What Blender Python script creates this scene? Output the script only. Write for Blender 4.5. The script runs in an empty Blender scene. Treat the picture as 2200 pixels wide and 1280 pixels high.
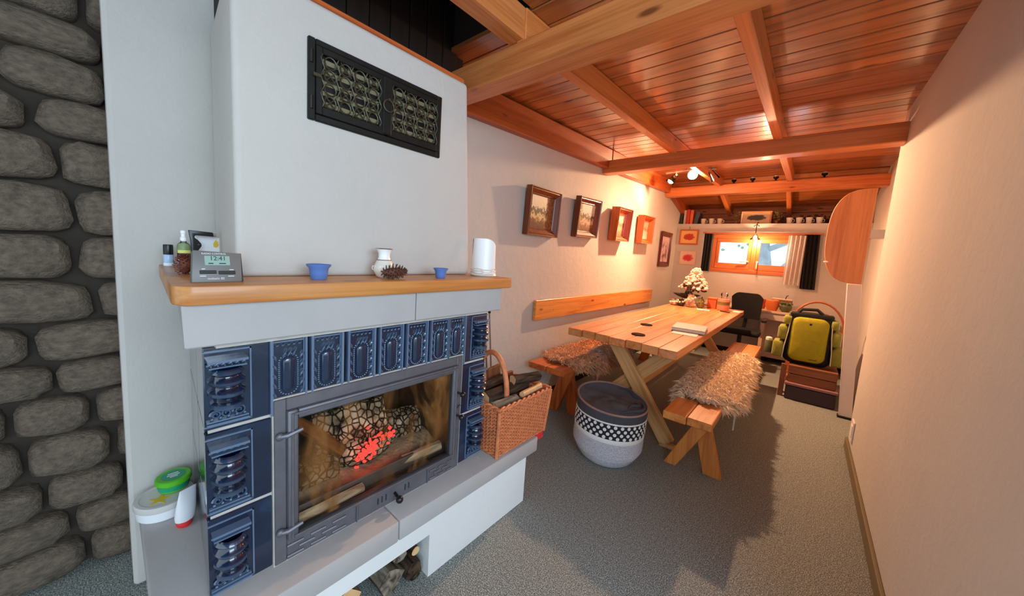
import bpy, bmesh, math, random
from mathutils import Vector, Matrix, Quaternion
random.seed(7)
SC = bpy.context.scene
COL = SC.collection
PI = math.pi

# ------------------------------------------------------------------ camera
F_PX, PCX, PCY = 747.7, 1074.0, 622.0
YAW, PITCH, ROLL = math.radians(41.24), math.radians(6.24), math.radians(3.585)
fwd = Vector((-math.sin(YAW)*math.cos(PITCH), math.cos(YAW)*math.cos(PITCH), -math.sin(PITCH)))
rt = Vector((math.cos(YAW), math.sin(YAW), 0)); up = rt.cross(fwd)
r2 = rt*math.cos(ROLL)+up*math.sin(ROLL); u2 = -rt*math.sin(ROLL)+up*math.cos(ROLL)
cd = bpy.data.cameras.new('camera'); cam = bpy.data.objects.new('camera', cd); COL.objects.link(cam)
cam.matrix_world = Matrix(((r2.x, u2.x, -fwd.x, 0), (r2.y, u2.y, -fwd.y, 0), (r2.z, u2.z, -fwd.z, 1.38), (0, 0, 0, 1)))
cd.sensor_fit = 'HORIZONTAL'; cd.sensor_width = 36.0; cd.lens = 36.0*F_PX/2200.0
cd.shift_x = (1100-PCX)/2200.0; cd.shift_y = (PCY-640)/2200.0
cd.clip_start = 0.02; cd.clip_end = 200
SC.camera = cam

# ------------------------------------------------------------------ world, daylight, exposure
w = bpy.data.worlds.new('sky'); SC.world = w; w.use_nodes = True
bg = w.node_tree.nodes['Background']
bg.inputs[0].default_value = (0.76, 0.89, 1.0, 1); bg.inputs[1].default_value = 1.75
def area(name, loc, target, sx, sy, energy, col):
    d = bpy.data.lights.new(name, 'AREA'); d.shape = 'RECTANGLE'; d.size = sx; d.size_y = sy
    d.energy = energy; d.color = col
    o = bpy.data.objects.new(name, d); COL.objects.link(o); o.location = loc
    o.rotation_euler = (Vector(target)-Vector(loc)).to_track_quat('-Z', 'Y').to_euler()
    return o
area('daylight_from_terrace_windows', (1.75, -0.15, 1.80), (-0.9, 1.1, 0.25), 2.0, 1.1, 74, (0.62, 0.82, 1.0))
SC.view_settings.view_transform = 'Standard'; SC.view_settings.look = 'None'
SC.view_settings.exposure = 0.0; SC.view_settings.gamma = 1.0; SC.view_settings.use_curve_mapping = False
LAMP_COL = (1.0, 0.58, 0.32)

# ------------------------------------------------------------------ materials
def S(r, g, b):
    f = lambda c: (c/255/12.92) if c/255 <= .04045 else ((c/255+.055)/1.055)**2.4
    return (f(r), f(g), f(b), 1)
def mul(c, k): return (min(1, c[0]*k), min(1, c[1]*k), min(1, c[2]*k), 1)
def base_mat(name, rough=.6, metal=0, spec=.5, coat=0, coat_rough=.1):
    m = bpy.data.materials.new(name); m.use_nodes = True; nt = m.node_tree
    b = nt.nodes['Principled BSDF']
    b.inputs['Roughness'].default_value = rough; b.inputs['Metallic'].default_value = metal
    b.inputs['Specular IOR Level'].default_value = spec
    b.inputs['Coat Weight'].default_value = coat; b.inputs['Coat Roughness'].default_value = coat_rough
    return m, nt, b
def N(nt, t, **kw):
    n = nt.nodes.new(t)
    for k, v in kw.items(): setattr(n, k, v)
    return n
def coords(nt, scale=(1, 1, 1), kind='Object', rnd=True, rot=(0, 0, 0)):
    tc = N(nt, 'ShaderNodeTexCoord'); mp = N(nt, 'ShaderNodeMapping')
    mp.inputs['Scale'].default_value = scale; mp.inputs['Rotation'].default_value = rot
    if rnd:
        oi = N(nt, 'ShaderNodeObjectInfo'); ml = N(nt, 'ShaderNodeMath', operation='MULTIPLY'); ml.inputs[1].default_value = 37.0
        nt.links.new(oi.outputs['Random'], ml.inputs[0])
        ad = N(nt, 'ShaderNodeVectorMath', operation='ADD'); nt.links.new(tc.outputs[kind], ad.inputs[0]); nt.links.new(ml.outputs[0], ad.inputs[1])
        nt.links.new(ad.outputs[0], mp.inputs[0])
    else: nt.links.new(tc.outputs[kind], mp.inputs[0])
    return mp.outputs[0]
def noise(nt, vec, scale, detail=4, dist=0, rough=.55):
    n = N(nt, 'ShaderNodeTexNoise'); n.inputs['Scale'].default_value = scale; n.inputs['Detail'].default_value = detail
    n.inputs['Distortion'].default_value = dist; n.inputs['Roughness'].default_value = rough
    nt.links.new(vec, n.inputs['Vector']); return n.outputs[0]
def ramp(nt, fac, stops):
    r = N(nt, 'ShaderNodeValToRGB'); e = r.color_ramp.elements
    while len(e) < len(stops): e.new(.5)
    for el, (p, c) in zip(e, stops): el.position = p; el.color = c
    nt.links.new(fac, r.inputs[0]); return r.outputs[0]
def mix(nt, fac, a, b, typ='MIX'):
    m = N(nt, 'ShaderNodeMix', data_type='RGBA', blend_type=typ)
    for s, v in ((0, fac), (6, a), (7, b)):
        if hasattr(v, 'is_linked') or hasattr(v, 'links'): nt.links.new(v, m.inputs[s])
        else: m.inputs[s].default_value = v
    return m.outputs[2]
def bump(nt, b, h, strength=.3, dist=.01):
    n = N(nt, 'ShaderNodeBump'); n.inputs['Strength'].default_value = strength; n.inputs['Distance'].default_value = dist
    nt.links.new(h, n.inputs['Height']); nt.links.new(n.outputs[0], b.inputs['Normal'])
def plain(name, col, rough=.6, metal=0, var=0, vs=6, bs=0, bscale=60, bd=.004, spec=.5, coat=0, detail=4, cr=.1):
    m, nt, b = base_mat(name, rough, metal, spec, coat, cr)
    b.inputs['Base Color'].default_value = col
    if var or bs: v = coords(nt)
    if var: nt.links.new(ramp(nt, noise(nt, v, vs, detail), [(.3, mul(col, 1-var)), (.7, mul(col, 1+var))]), b.inputs['Base Color'])
    if bs: bump(nt, b, noise(nt, v, bscale, 5), bs, bd)
    return m
def wood(name, light, dark, rough=.45, gs=1.0, coat=0, knots=True, spec=.4, var=.25, cr=.15):
    # grain runs along the piece's own Z
    m, nt, b = base_mat(name, rough, 0, spec, coat, cr)
    v = coords(nt, (9*gs, 9*gs, .55*gs)); f1 = noise(nt, v, 2.2, 6, .8, .6)
    v2 = coords(nt, (60*gs, 60*gs, 1.2*gs)); f2 = noise(nt, v2, 2.0, 3, .2)
    c = ramp(nt, f1, [(.30, dark), (.52, light), (.72, mul(light, 1.12))])
    c2 = ramp(nt, f2, [(.3, (.72, .68, .62, 1)), (.6, (1, 1, 1, 1))])
    c = mix(nt, .6, c, c2, 'MULTIPLY')
    oi = N(nt, 'ShaderNodeObjectInfo'); rr = ramp(nt, oi.outputs['Random'], [(0, (1-var, 1-var*1.1, 1-var*1.2, 1)), (1, (1+var*.35, 1+var*.3, 1+var*.25, 1))])
    c = mix(nt, 1.0, c, rr, 'MULTIPLY')
    if knots:
        v3 = coords(nt, (5.5, 5.5, 1.7)); vo = N(nt, 'ShaderNodeTexVoronoi'); vo.inputs['Scale'].default_value = 1.25; nt.links.new(v3, vo.inputs['Vector'])
        k = ramp(nt, vo.outputs['Distance'], [(.05, (1, 1, 1, 1)), (.11, (0, 0, 0, 1))])
        c = mix(nt, k, c, mul(dark, .35))
    nt.links.new(c, b.inputs['Base Color']); bump(nt, b, f2, .12, .003)
    return m

M = {}
def plaster(name, col, hue=None):
    m, nt, b = base_mat(name, .85, 0, .25)
    v = coords(nt, rnd=False)
    c = ramp(nt, noise(nt, v, 1.3, 5), [(.32, mul(col, .93)), (.6, col), (.75, mul(col, 1.04))])
    nt.links.new(c, b.inputs['Base Color'])
    h = noise(nt, v, 14, 8, .3, .65); bump(nt, b, h, .35, .012)
    return m
M['plaster'] = plaster('white_plaster', S(200, 195, 188))
M['plaster_base'] = plaster('white_hearth_plaster', S(226, 227, 226))
M['concrete'] = plain('concrete', S(172, 168, 166), .75, var=.05, vs=5, bs=.15, bscale=90)
M['beam'] = wood('honey_beam', S(226, 140, 78), S(194, 104, 48), .42, .8, .25)
M['rafter'] = wood('rafter_pine', S(212, 128, 66), S(176, 92, 40), .40, .8, .25)
M['plank'] = wood('varnished_plank', S(186, 114, 60), S(118, 60, 26), .30, .8, .9, var=.38, cr=.13)
M['redbeam'] = wood('red_brown_beam', S(190, 96, 44), S(150, 66, 26), .45, .8, .15)
M['loft'] = wood('loft_board_shade_tone', S(34, 20, 12), S(18, 9, 5), .7, .8)  # near-black tone puts the unlit loft's darkness into the board colour
M['pine'] = wood('varnished_pine', S(226, 150, 78), S(196, 112, 48), .38, .9, .3, var=.14)
M['mantelw'] = wood('mantel_pine', S(226, 156, 86), S(204, 122, 54), .4, .8, .25)
M['table'] = wood('table_pine', S(224, 146, 88), S(196, 108, 54), .30, .9, .45, var=.16, cr=.2)
M['legw'] = wood('raw_pine', S(222, 174, 116), S(196, 138, 78), .5, .9, .1, var=.1)
M['bench'] = wood('bench_pine', S(216, 136, 64), S(184, 98, 38), .4, .9, .25, var=.12)
M['darkbench'] = wood('aged_bench_pine', S(196, 104, 46), S(150, 70, 26), .45, .9, .15, var=.12)
M['board'] = wood('round_board_pine', S(204, 136, 86), S(176, 106, 60), .5, .7, .1)
M['winwood'] = wood('window_pine', S(214, 120, 58), S(186, 90, 38), .4, .9, .2)
M['frame_brown'] = wood('walnut_moulding', S(126, 62, 32), S(86, 36, 16), .38, 1.2, .3, knots=False)
M['frame_orange'] = wood('orange_moulding', S(204, 106, 48), S(170, 76, 28), .4, 1.2, .25, knots=False)
M['frame_dark'] = wood('mahogany_moulding', S(96, 30, 22), S(64, 16, 12), .35, 1.2, .3, knots=False)
M['frame_bird'] = wood('pale_oak_moulding', S(214, 150, 84), S(190, 118, 60), .4, 1.2, .2, knots=False)
def carpet():
    m, nt, b = base_mat('grey_needle_felt', .95, 0, .1)
    v = coords(nt, rnd=False)
    c1 = ramp(nt, noise(nt, v, 230, 3, 0, .7), [(.35, S(66, 74, 73)), (.5, S(132, 138, 134)), (.64, S(218, 220, 212))])
    c2 = ramp(nt, noise(nt, v, 60, 5), [(.35, (.72, .72, .72, 1)), (.65, (1.0, 1.0, 1.0, 1))])
    nt.links.new(mix(nt, .8, c1, c2, 'MULTIPLY'), b.inputs['Base Color'])
    bump(nt, b, noise(nt, v, 380, 3), .6, .006); return m
M['carpet'] = carpet()
def glaze():
    m, nt, b = base_mat('cobalt_glaze', .14, 0, .6, .6, .06)
    v = coords(nt)
    c = ramp(nt, noise(nt, v, 9, 3), [(.3, S(10, 22, 44)), (.6, S(18, 36, 62)), (.75, S(32, 54, 80))])
    nt.links.new(c, b.inputs['Base Color']); bump(nt, b, noise(nt, v, 30, 2), .12, .004); return m
M['glaze'] = glaze()
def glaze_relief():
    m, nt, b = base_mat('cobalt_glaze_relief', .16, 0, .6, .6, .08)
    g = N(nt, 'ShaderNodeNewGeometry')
    c = ramp(nt, g.outputs['Pointiness'], [(.46, S(9, 20, 40)), (.54, S(20, 38, 64)), (.64, S(92, 112, 138))])  # ridges paler: glaze thins there, and reflected highlights are put into the colour
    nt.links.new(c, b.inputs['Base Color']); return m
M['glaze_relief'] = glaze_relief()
M['grout'] = plain('pale_grout', S(186, 180, 172), .9, var=.1, vs=30)
M['castiron'] = plain('grey_cast_iron', S(112, 110, 116), .5, .55, var=.10, vs=20, bs=.15, bscale=120)
M['castdark'] = plain('dark_cast_iron', S(58, 58, 62), .55, .5, var=.15, vs=20)
M['black'] = plain('black_plastic', S(14, 14, 15), .35)
M['blackiron'] = plain('black_painted_iron', S(24, 24, 20), .5, .4, var=.25, vs=30, bs=.1)
M['lattice'] = plain('aged_brass_black', S(74, 70, 52), .45, .5, var=.25, vs=40)
M['slat'] = plain('dusty_slat', S(132, 122, 92), .6, .2, var=.2, vs=20)
M['firebrick'] = plain('sooty_firebrick', S(66, 52, 40), .9, var=.35, vs=8, bs=.4, bscale=30)
def char():
    m, nt, b = base_mat('charred_log', .95, 0, .1)
    v = coords(nt); vo = N(nt, 'ShaderNodeTexVoronoi', feature='DISTANCE_TO_EDGE'); vo.inputs['Scale'].default_value = 1.0; vc = coords(nt, (34, 34, 46)); nt.links.new(vc, vo.inputs['Vector'])
    e = ramp(nt, vo.outputs['Distance'], [(.03, (0, 0, 0, 1)), (.13, (1, 1, 1, 1))])
    n = ramp(nt, noise(nt, v, 14, 5), [(.36, S(44, 40, 36)), (.52, S(164, 156, 144)), (.7, S(222, 218, 208))])
    nt.links.new(mix(nt, e, S(18, 14, 10), n), b.inputs['Base Color']); bump(nt, b, e, .8, .012); return m
M['char'] = char()
M['ash'] = plain('ash', S(168, 156, 140), .95, var=.35, vs=16, bs=.7, bscale=40, bd=.02)
def emit(name, col, st):
    m = bpy.data.materials.new(name); m.use_nodes = True; nt = m.node_tree; nt.nodes.clear()
    e = N(nt, 'ShaderNodeEmission'); e.inputs[0].default_value = col; e.inputs[1].default_value = st
    o = N(nt, 'ShaderNodeOutputMaterial'); nt.links.new(e.outputs[0], o.inputs[0]); return m
M['ember'] = emit('glowing_ember', (1.0, .075, .065, 1), 1.5)
M['bulb'] = emit('lit_bulb', (1.0, .80, .52, 1), 14)
M['bulb2'] = emit('lit_bulb_frosted', (1.0, .78, .5, 1), 5)
def glass_mat(name, tint=(1, 1, 1, 1), op=.08, soot=False, rough=.03):
    m = bpy.data.materials.new(name); m.use_nodes = True; nt = m.node_tree; nt.nodes.clear()
    t = N(nt, 'ShaderNodeBsdfTransparent'); t.inputs[0].default_value = tint
    g = N(nt, 'ShaderNodeBsdfGlossy'); g.inputs['Roughness'].default_value = rough
    fr = N(nt, 'ShaderNodeLayerWeight'); fr.inputs[0].default_value = op*3
    mx = N(nt, 'ShaderNodeMixShader'); nt.links.new(fr.outputs['Fresnel'], mx.inputs[0]); nt.links.new(t.outputs[0], mx.inputs[1]); nt.links.new(g.outputs[0], mx.inputs[2])
    out = mx.outputs[0]
    if soot:
        v = coords(nt, (1, 1, .45), rnd=False)
        n = noise(nt, v, 5.2, 5, 1.4)
        f = ramp(nt, n, [(.49, (0, 0, 0, 1)), (.70, (.55, .55, .55, 1))])
        d = N(nt, 'ShaderNodeBsdfDiffuse'); nt.links.new(ramp(nt, noise(nt, v, 9, 3), [(.35, S(92, 54, 24)), (.65, S(176, 122, 70))]), d.inputs[0])
        m2 = N(nt, 'ShaderNodeMixShader'); nt.links.new(f, m2.inputs[0]); nt.links.new(out, m2.inputs[1]); nt.links.new(d.outputs[0], m2.inputs[2]); out = m2.outputs[0]
    o = N(nt, 'ShaderNodeOutputMaterial'); nt.links.new(out, o.inputs[0]); return m
M['sootglass'] = glass_mat('sooty_stove_glass', (.96, .90, .82, 1), .06, True)
M['pane'] = glass_mat('window_glass', (.97, .99, 1, 1), .05)
M['clear'] = glass_mat('clear_glass', (.94, .93, .92, 1), .10)
def translucent(name, col, tr=.5, rough=.3):
    m, nt, b = base_mat(name, rough, 0, .5); b.inputs['Base Color'].default_value = col
    b.inputs['Transmission Weight'].default_value = tr; b.inputs['IOR'].default_value = 1.3; return m
M['blueglass'] = translucent('blue_frosted_glass', S(104, 138, 206), .25, .35)
M['ceramic'] = plain('cream_ceramic', S(226, 218, 204), .35, var=.05, vs=10)
M['porcelain'] = plain('white_porcelain', S(240, 240, 238), .35)
M['whiteplastic'] = plain('white_plastic', S(232, 234, 238), .4)
M['palelid'] = plain('pale_lid', S(206, 202, 198), .45)
M['yellow'] = plain('yellow_print', S(222, 186, 46), .5)
M['green'] = plain('green_plastic', S(92, 190, 40), .35, var=.12, vs=12)
M['teal'] = plain('teal_label', S(20, 158, 112), .4)
M['red'] = plain('red_plastic', S(226, 46, 48), .4)
M['greyplastic'] = plain('grey_plastic', S(110, 110, 108), .45, var=.04)
M['lcd'] = plain('green_lcd', S(140, 172, 160), .3)
M['ink'] = plain('dark_ink', S(24, 38, 44), .6)
M['whiteink'] = plain('white_ink', S(226, 226, 224), .6)
M['paleblue'] = plain('pale_blue_liquid', S(170, 196, 226), .3)
M['labelgreen'] = plain('green_label', S(120, 140, 96), .5, var=.3, vs=40)
M['labelyellow'] = plain('yellow_label', S(212, 212, 110), .5)
M['navy'] = plain('navy_label', S(24, 28, 62), .5)
M['cone'] = plain('pine_cone_brown', S(92, 54, 36), .7, var=.45, vs=40)
M['cone_red'] = plain('pine_cone_red_brown', S(112, 50, 30), .65, var=.5, vs=40)
M['wicker'] = plain('willow_wicker', S(206, 122, 78), .5, var=.22, vs=40)
M['wickerdark'] = plain('brown_wicker', S(160, 84, 48), .5, var=.2, vs=40)
def bark(name, a, bb):
    m, nt, b = base_mat(name, .95, 0, .1); v = coords(nt, (14, 14, 3)); n = noise(nt, v, 2.5, 6, .5)
    nt.links.new(ramp(nt, n, [(.35, a), (.65, bb)]), b.inputs['Base Color']); bump(nt, b, n, .8, .01); return m
M['bark'] = bark('dark_bark', S(30, 22, 18), S(86, 68, 54))
M['barkgrey'] = bark('grey_bark', S(70, 62, 54), S(150, 138, 122))
M['barkbrown'] = bark('scorched_bark', S(66, 40, 22), S(150, 96, 54))
M['ashwood'] = bark('ashen_branch', S(120, 106, 90), S(206, 196, 180))
M['logend'] = plain('cut_wood', S(222, 178, 126), .7, var=.12, vs=20)
M['stone'] = plain('field_stone', S(112, 98, 84), .95, var=.35, vs=9, bs=.7, bscale=22, bd=.02)
M['mortar'] = plain('dark_mortar', S(60, 52, 44), .95, var=.2, vs=20)
M['steel'] = plain('brushed_steel', S(190, 190, 190), .3, .9)
M['hamper_grey'] = plain('charcoal_felt', S(66, 66, 72), .95, var=.12, vs=50, bs=.4, bscale=200)
M['hamper_dark'] = plain('navy_cotton', S(26, 28, 38), .9)
M['hamper_dark2'] = plain('dark_felt', S(80, 80, 86), .95, var=.2, vs=14, bs=.4, bscale=160)
M['dot'] = plain('white_dot', S(226, 224, 220), .8)
M['lining'] = plain('pinkish_lining', S(150, 118, 110), .9, var=.1)
def ropes():
    m, nt, b = base_mat('pale_grey_rope', .95, 0, .1); v = coords(nt, rnd=False)
    n = noise(nt, v, 120, 4); nt.links.new(ramp(nt, n, [(.3, S(164, 162, 170)), (.7, S(206, 204, 210))]), b.inputs['Base Color']); bump(nt, b, n, .4, .004); return m
M['rope'] = ropes()
M['wool_tan'] = plain('tan_sheepskin', S(224, 172, 130), .95, var=.30, vs=9)
M['wool_cream'] = plain('cream_sheepskin', S(246, 222, 192), .95, var=.10, vs=9)
M['wool_grey'] = plain('grey_sheepskin', S(196, 184, 170), .95, var=.2, vs=9)
M['hide'] = plain('pale_hide', S(206, 202, 196), .8)
M['coaster'] = plain('brown_coaster', S(52, 28, 20), .95, spec=.1)
M['paper'] = plain('white_paper', S(232, 222, 214), .8)
M['notebook'] = plain('grey_notebook', S(160, 150, 150), .5, var=.05)
M['chair'] = plain('black_upholstery', S(10, 10, 12), .8, var=.2, vs=60)
M['chairplastic'] = plain('black_chair_plastic', S(16, 16, 17), .4)
M['desk'] = plain('pale_desk_laminate', S(214, 180, 148), .35)
M['deskwhite'] = plain('cream_panel', S(206, 186, 168), .6)
M['packlime'] = plain('lime_fabric', S(160, 156, 14), .75, var=.08, vs=20, bs=.2, bscale=200)
M['packgreen'] = plain('green_grey_fabric', S(138, 142, 52), .75, var=.12, vs=20)
M['packblack'] = plain('black_nylon', S(14, 14, 16), .6)
M['piping'] = plain('reflective_piping', S(214, 212, 196), .4)
M['purple'] = plain('dark_purple_plastic', S(52, 28, 42), .35)
M['pinklid'] = plain('mauve_lid', S(150, 106, 104), .4)
M['crate'] = wood('dull_crate_wood', S(150, 96, 62), S(110, 62, 36), .6)
M['curtain'] = plain('black_curtain', S(10, 9, 14), .85, var=.3, vs=8)
def sheer():
    m = bpy.data.materials.new('sheer_voile'); m.use_nodes = True; nt = m.node_tree; nt.nodes.clear()
    d = N(nt, 'ShaderNodeBsdfDiffuse'); d.inputs[0].default_value = S(232, 222, 214)
    tl = N(nt, 'ShaderNodeBsdfTranslucent'); tl.inputs[0].default_value = S(232, 226, 222)
    t = N(nt, 'ShaderNodeBsdfTransparent')
    a = N(nt, 'ShaderNodeMixShader'); a.inputs[0].default_value = .45; nt.links.new(d.outputs[0], a.inputs[1]); nt.links.new(tl.outputs[0], a.inputs[2])
    b = N(nt, 'ShaderNodeMixShader'); b.inputs[0].default_value = .22; nt.links.new(a.outputs[0], b.inputs[1]); nt.links.new(t.outputs[0], b.inputs[2])
    o = N(nt, 'ShaderNodeOutputMaterial'); nt.links.new(b.outputs[0], o.inputs[0]); return m
M['sheer'] = sheer()
M['orangeclay'] = plain('terracotta', S(206, 92, 48), .6, var=.12)
M['pumpkin'] = plain('orange_ceramic', S(214, 110, 50), .5, var=.1)
M['mossgreen'] = plain('moss_green_ceramic', S(86, 92, 62), .5, var=.25, vs=20)
M['rose'] = plain('rosy_wax', S(214, 120, 92), .35, var=.15, vs=15)
M['petal'] = plain('silk_petal', S(222, 196, 178), .7, var=.12, vs=30)
M['leafdark'] = plain('dark_leaf', S(44, 34, 24), .7)
M['leafgreen'] = plain('olive_leaf', S(112, 104, 54), .7, var=.3, vs=20)
M['pewter'] = plain('spotted_glaze', S(176, 158, 142), .4, var=.55, vs=30)
M['bookwhite'] = plain('white_book', S(206, 190, 170), .6)
M['bookred'] = plain('red_book', S(206, 54, 38), .5)
M['bookorange'] = plain('orange_book', S(228, 110, 50), .5)
M['bookblue'] = plain('slate_blue_book', S(64, 76, 98), .5)
M['bookdark'] = plain('dark_green_book', S(46, 44, 34), .5)
M['black_rubber'] = plain('black_skirting', S(12, 11, 11), .7)
M['skirting'] = plain('olive_skirting', S(112, 98, 68), .6, var=.08)
M['whitepaint'] = plain('white_paint', S(226, 216, 210), .5)
M['treebark'] = plain('outdoor_bark', S(176, 186, 190), .9, var=.2)
M['leafout'] = plain('outdoor_leaf', S(150, 180, 150), .8, var=.3)

# ------------------------------------------------------------------ mesh helpers
class MB:
    def __init__(s): s.v = []; s.f = []
    def add(s, vs, fs, mat=None):
        o = len(s.v)
        for p in vs:
            p = Vector(p); s.v.append(mat @ p if mat else p)
        s.f += [tuple(i+o for i in f) for f in fs]; return s
    def box(s, x0, x1, y0, y1, z0, z1, mat=None):
        return s.add([(x0, y0, z0), (x1, y0, z0), (x1, y1, z0), (x0, y1, z0), (x0, y0, z1), (x1, y0, z1), (x1, y1, z1), (x0, y1, z1)],
                     [(0, 3, 2, 1), (4, 5, 6, 7), (0, 1, 5, 4), (1, 2, 6, 5), (2, 3, 7, 6), (3, 0, 4, 7)], mat)
    def hexa(s, bot, top):   # 4 bottom points ccw, 4 top points ccw
        return s.add(list(bot)+list(top), [(0, 3, 2, 1), (4, 5, 6, 7), (0, 1, 5, 4), (1, 2, 6, 5), (2, 3, 7, 6), (3, 0, 4, 7)])
    def tube(s, pts, r, n=8, cap=True, closed=False):
        pts = [Vector(p) for p in pts]; rs = r if isinstance(r, (list, tuple)) else [r]*len(pts)
        vs = []; L = len(pts); prev = None
        for i, p in enumerate(pts):
            if closed: t = pts[(i+1) % L]-pts[i-1]
            else: t = pts[min(i+1, L-1)]-pts[max(i-1, 0)]
            t.normalize()
            if prev is None:
                a = Vector((0, 0, 1)) if abs(t.z) < .9 else Vector((1, 0, 0)); u = t.cross(a).normalized()
            else:
                u = prev-t*prev.dot(t)
                u = u.normalized() if u.length > 1e-6 else t.orthogonal().normalized()
            prev = u; w_ = t.cross(u)
            for k in range(n):
                a = 2*PI*k/n; vs.append(p+(u*math.cos(a)+w_*math.sin(a))*rs[i])
        fs = []
        for i in range(L if closed else L-1):
            j = (i+1) % L
            for k in range(n): fs.append((i*n+k, i*n+(k+1) % n, j*n+(k+1) % n, j*n+k))
        if cap and not closed: fs += [tuple(range(n-1, -1, -1)), tuple((L-1)*n+k for k in range(n))]
        return s.add(vs, fs)
    def lathe(s, prof, n=24, a0=0, a1=2*PI, mat=None, sx=1, sy=1):   # prof: (r, z) about Z
        full = abs(a1-a0-2*PI) < 1e-6; c = n if full else n+1; vs = []; fs = []
        for r, z in prof:
            for k in range(c):
                a = a0+(a1-a0)*k/n; vs.append((r*math.cos(a)*sx, r*math.sin(a)*sy, z))
        for i in range(len(prof)-1):
            for k in range(n):
                k2 = (k+1) % c; fs.append((i*c+k, i*c+k2, (i+1)*c+k2, (i+1)*c+k))
        if full:
            if prof[0][0] > 1e-5: fs.append(tuple(range(c-1, -1, -1)))
            if prof[-1][0] > 1e-5: fs.append(tuple((len(prof)-1)*c+k for k in range(c)))
        return s.add(vs, fs, mat)
    def ball(s, c, r, n=10, m=6, mat=None):
        r = (r, r, r) if not isinstance(r, (list, tuple)) else r
        vs = [(0, 0, r[2])]; fs = []
        for i in range(1, m):
            t = PI*i/m
            for k in range(n): a = 2*PI*k/n; vs.append((r[0]*math.sin(t)*math.cos(a), r[1]*math.sin(t)*math.sin(a), r[2]*math.cos(t)))
        vs.append((0, 0, -r[2])); L = len(vs)-1
        for k in range(n): fs.append((0, 1+k, 1+(k+1) % n)); fs.append((L, L-n+(k+1) % n, L-n+k))
        for i in range(m-2):
            for k in range(n): a = 1+i*n; fs.append((a+k, a+n+k, a+n+(k+1) % n, a+(k+1) % n))
        T = Matrix.Translation(c) @ (mat if mat else Matrix())
        return s.add(vs, fs, T)
    def prism(s, poly, a, b, axis='x'):
        n = len(poly)
        def P(p, t): return (t, p[0], p[1]) if axis == 'x' else ((p[0], t, p[1]) if axis == 'y' else (p[0], p[1], t))
        vs = [P(p, a) for p in poly]+[P(p, b) for p in poly]
        fs = [tuple(range(n)), tuple(range(2*n-1, n-1, -1))]+[(i, i+n, (i+1) % n+n, (i+1) % n) for i in range(n)]
        return s.add(vs, fs)
    def grid(s, fn, nu, nv):
        vs = [fn(i/nu, j/nv) for i in range(nu+1) for j in range(nv+1)]
        fs = [(i*(nv+1)+j, (i+1)*(nv+1)+j, (i+1)*(nv+1)+j+1, i*(nv+1)+j+1) for i in range(nu) for j in range(nv)]
        return s.add(vs, fs)
    def mesh(s, name, bevel=0, smooth=35, segs=1, weld=False):
        me = bpy.data.meshes.new(name); me.from_pydata([tuple(p) for p in s.v], [], s.f)
        bm = bmesh.new(); bm.from_mesh(me)
        if weld: bmesh.ops.remove_doubles(bm, verts=bm.verts, dist=1e-5)
        bmesh.ops.recalc_face_normals(bm, faces=bm.faces)
        if bevel:
            es = [e for e in bm.edges if len(e.link_faces) == 2 and e.calc_face_angle(0) > .6]
            bmesh.ops.bevel(bm, geom=es, offset=bevel, segments=segs, profile=.5, affect='EDGES', clamp_overlap=True)
        bm.to_mesh(me); bm.free()
        if smooth:
            me.shade_smooth(); me.set_sharp_from_angle(angle=math.radians(smooth))
        return me
    def build(s, name, mat, parent=None, bevel=0, smooth=35, segs=1, world=True, kind=None, origin=None, label=None):
        if parent is not None and world:
            Mi = root_matrix(parent).inverted(); s.v = [Mi @ p for p in s.v]
        elif origin is not None:
            s.v = [p-Vector(origin) for p in s.v]
        me = s.mesh(name, bevel, smooth, segs); o = bpy.data.objects.new(name, me); COL.objects.link(o)
        o.data.materials.append(M[mat] if isinstance(mat, str) else mat)
        if parent is not None: o.parent = parent
        elif origin is not None: o.location = origin
        if kind: o['kind'] = kind
        if label: o['label'] = label
        return o
def root_matrix(o):
    m = Matrix()
    while o is not None: m = o.matrix_basis @ m; o = o.parent
    return m
def thing(name, label, cat, loc=(0, 0, 0), rz=0, group=None):
    o = bpy.data.objects.new(name, None); COL.objects.link(o); o.location = loc; o.rotation_euler = (0, 0, rz)
    o.empty_display_size = .05
    return tag(o, label, cat, group)
def tag(o, label, cat, group=None):
    o['label'] = label; o['category'] = cat
    if group: o['group'] = group
    return o
def struct(o): o['kind'] = 'structure'; return o
def dup(o, parent=None):
    c = o.copy(); COL.objects.link(c)
    if parent is not None: c.parent = parent
    for ch in list(o.children): dup(ch, c)
    return c
_beam_cache = {}
def beam(name, mat, parent, p0, p1, w_, d_, upv=(0, 0, 1), bevel=.004, cut0=None, cut1=None, label=None):
    """lumber piece from p0 to p1; w_ is its width sideways, d_ its thickness along upv; grain along local Z"""
    p0 = Vector(p0); p1 = Vector(p1); z = (p1-p0); L = z.length; z.normalize()
    y = Vector(upv)-z*Vector(upv).dot(z); y.normalize(); x = y.cross(z)
    key = (round(L, 3), round(w_, 4), round(d_, 4), bevel)
    if key not in _beam_cache:
        _beam_cache[key] = MB().box(-w_/2, w_/2, -d_/2, d_/2, -L/2, L/2).mesh(name, bevel, 30)
    me = _beam_cache[key]
    if me.materials and me.materials[0] != M[mat]: me = me.copy(); me.materials.clear()
    if not me.materials: me.materials.append(M[mat])
    o = bpy.data.objects.new(name, me); COL.objects.link(o)
    c = (p0+p1)/2; W_ = Matrix(((x.x, y.x, z.x, c.x), (x.y, y.y, z.y, c.y), (x.z, y.z, z.z, c.z), (0, 0, 0, 1)))
    if parent is not None:
        o.parent = parent; W_ = root_matrix(parent).inverted() @ W_
    o.matrix_basis = W_
    if label: o['label'] = label
    return o
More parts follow.
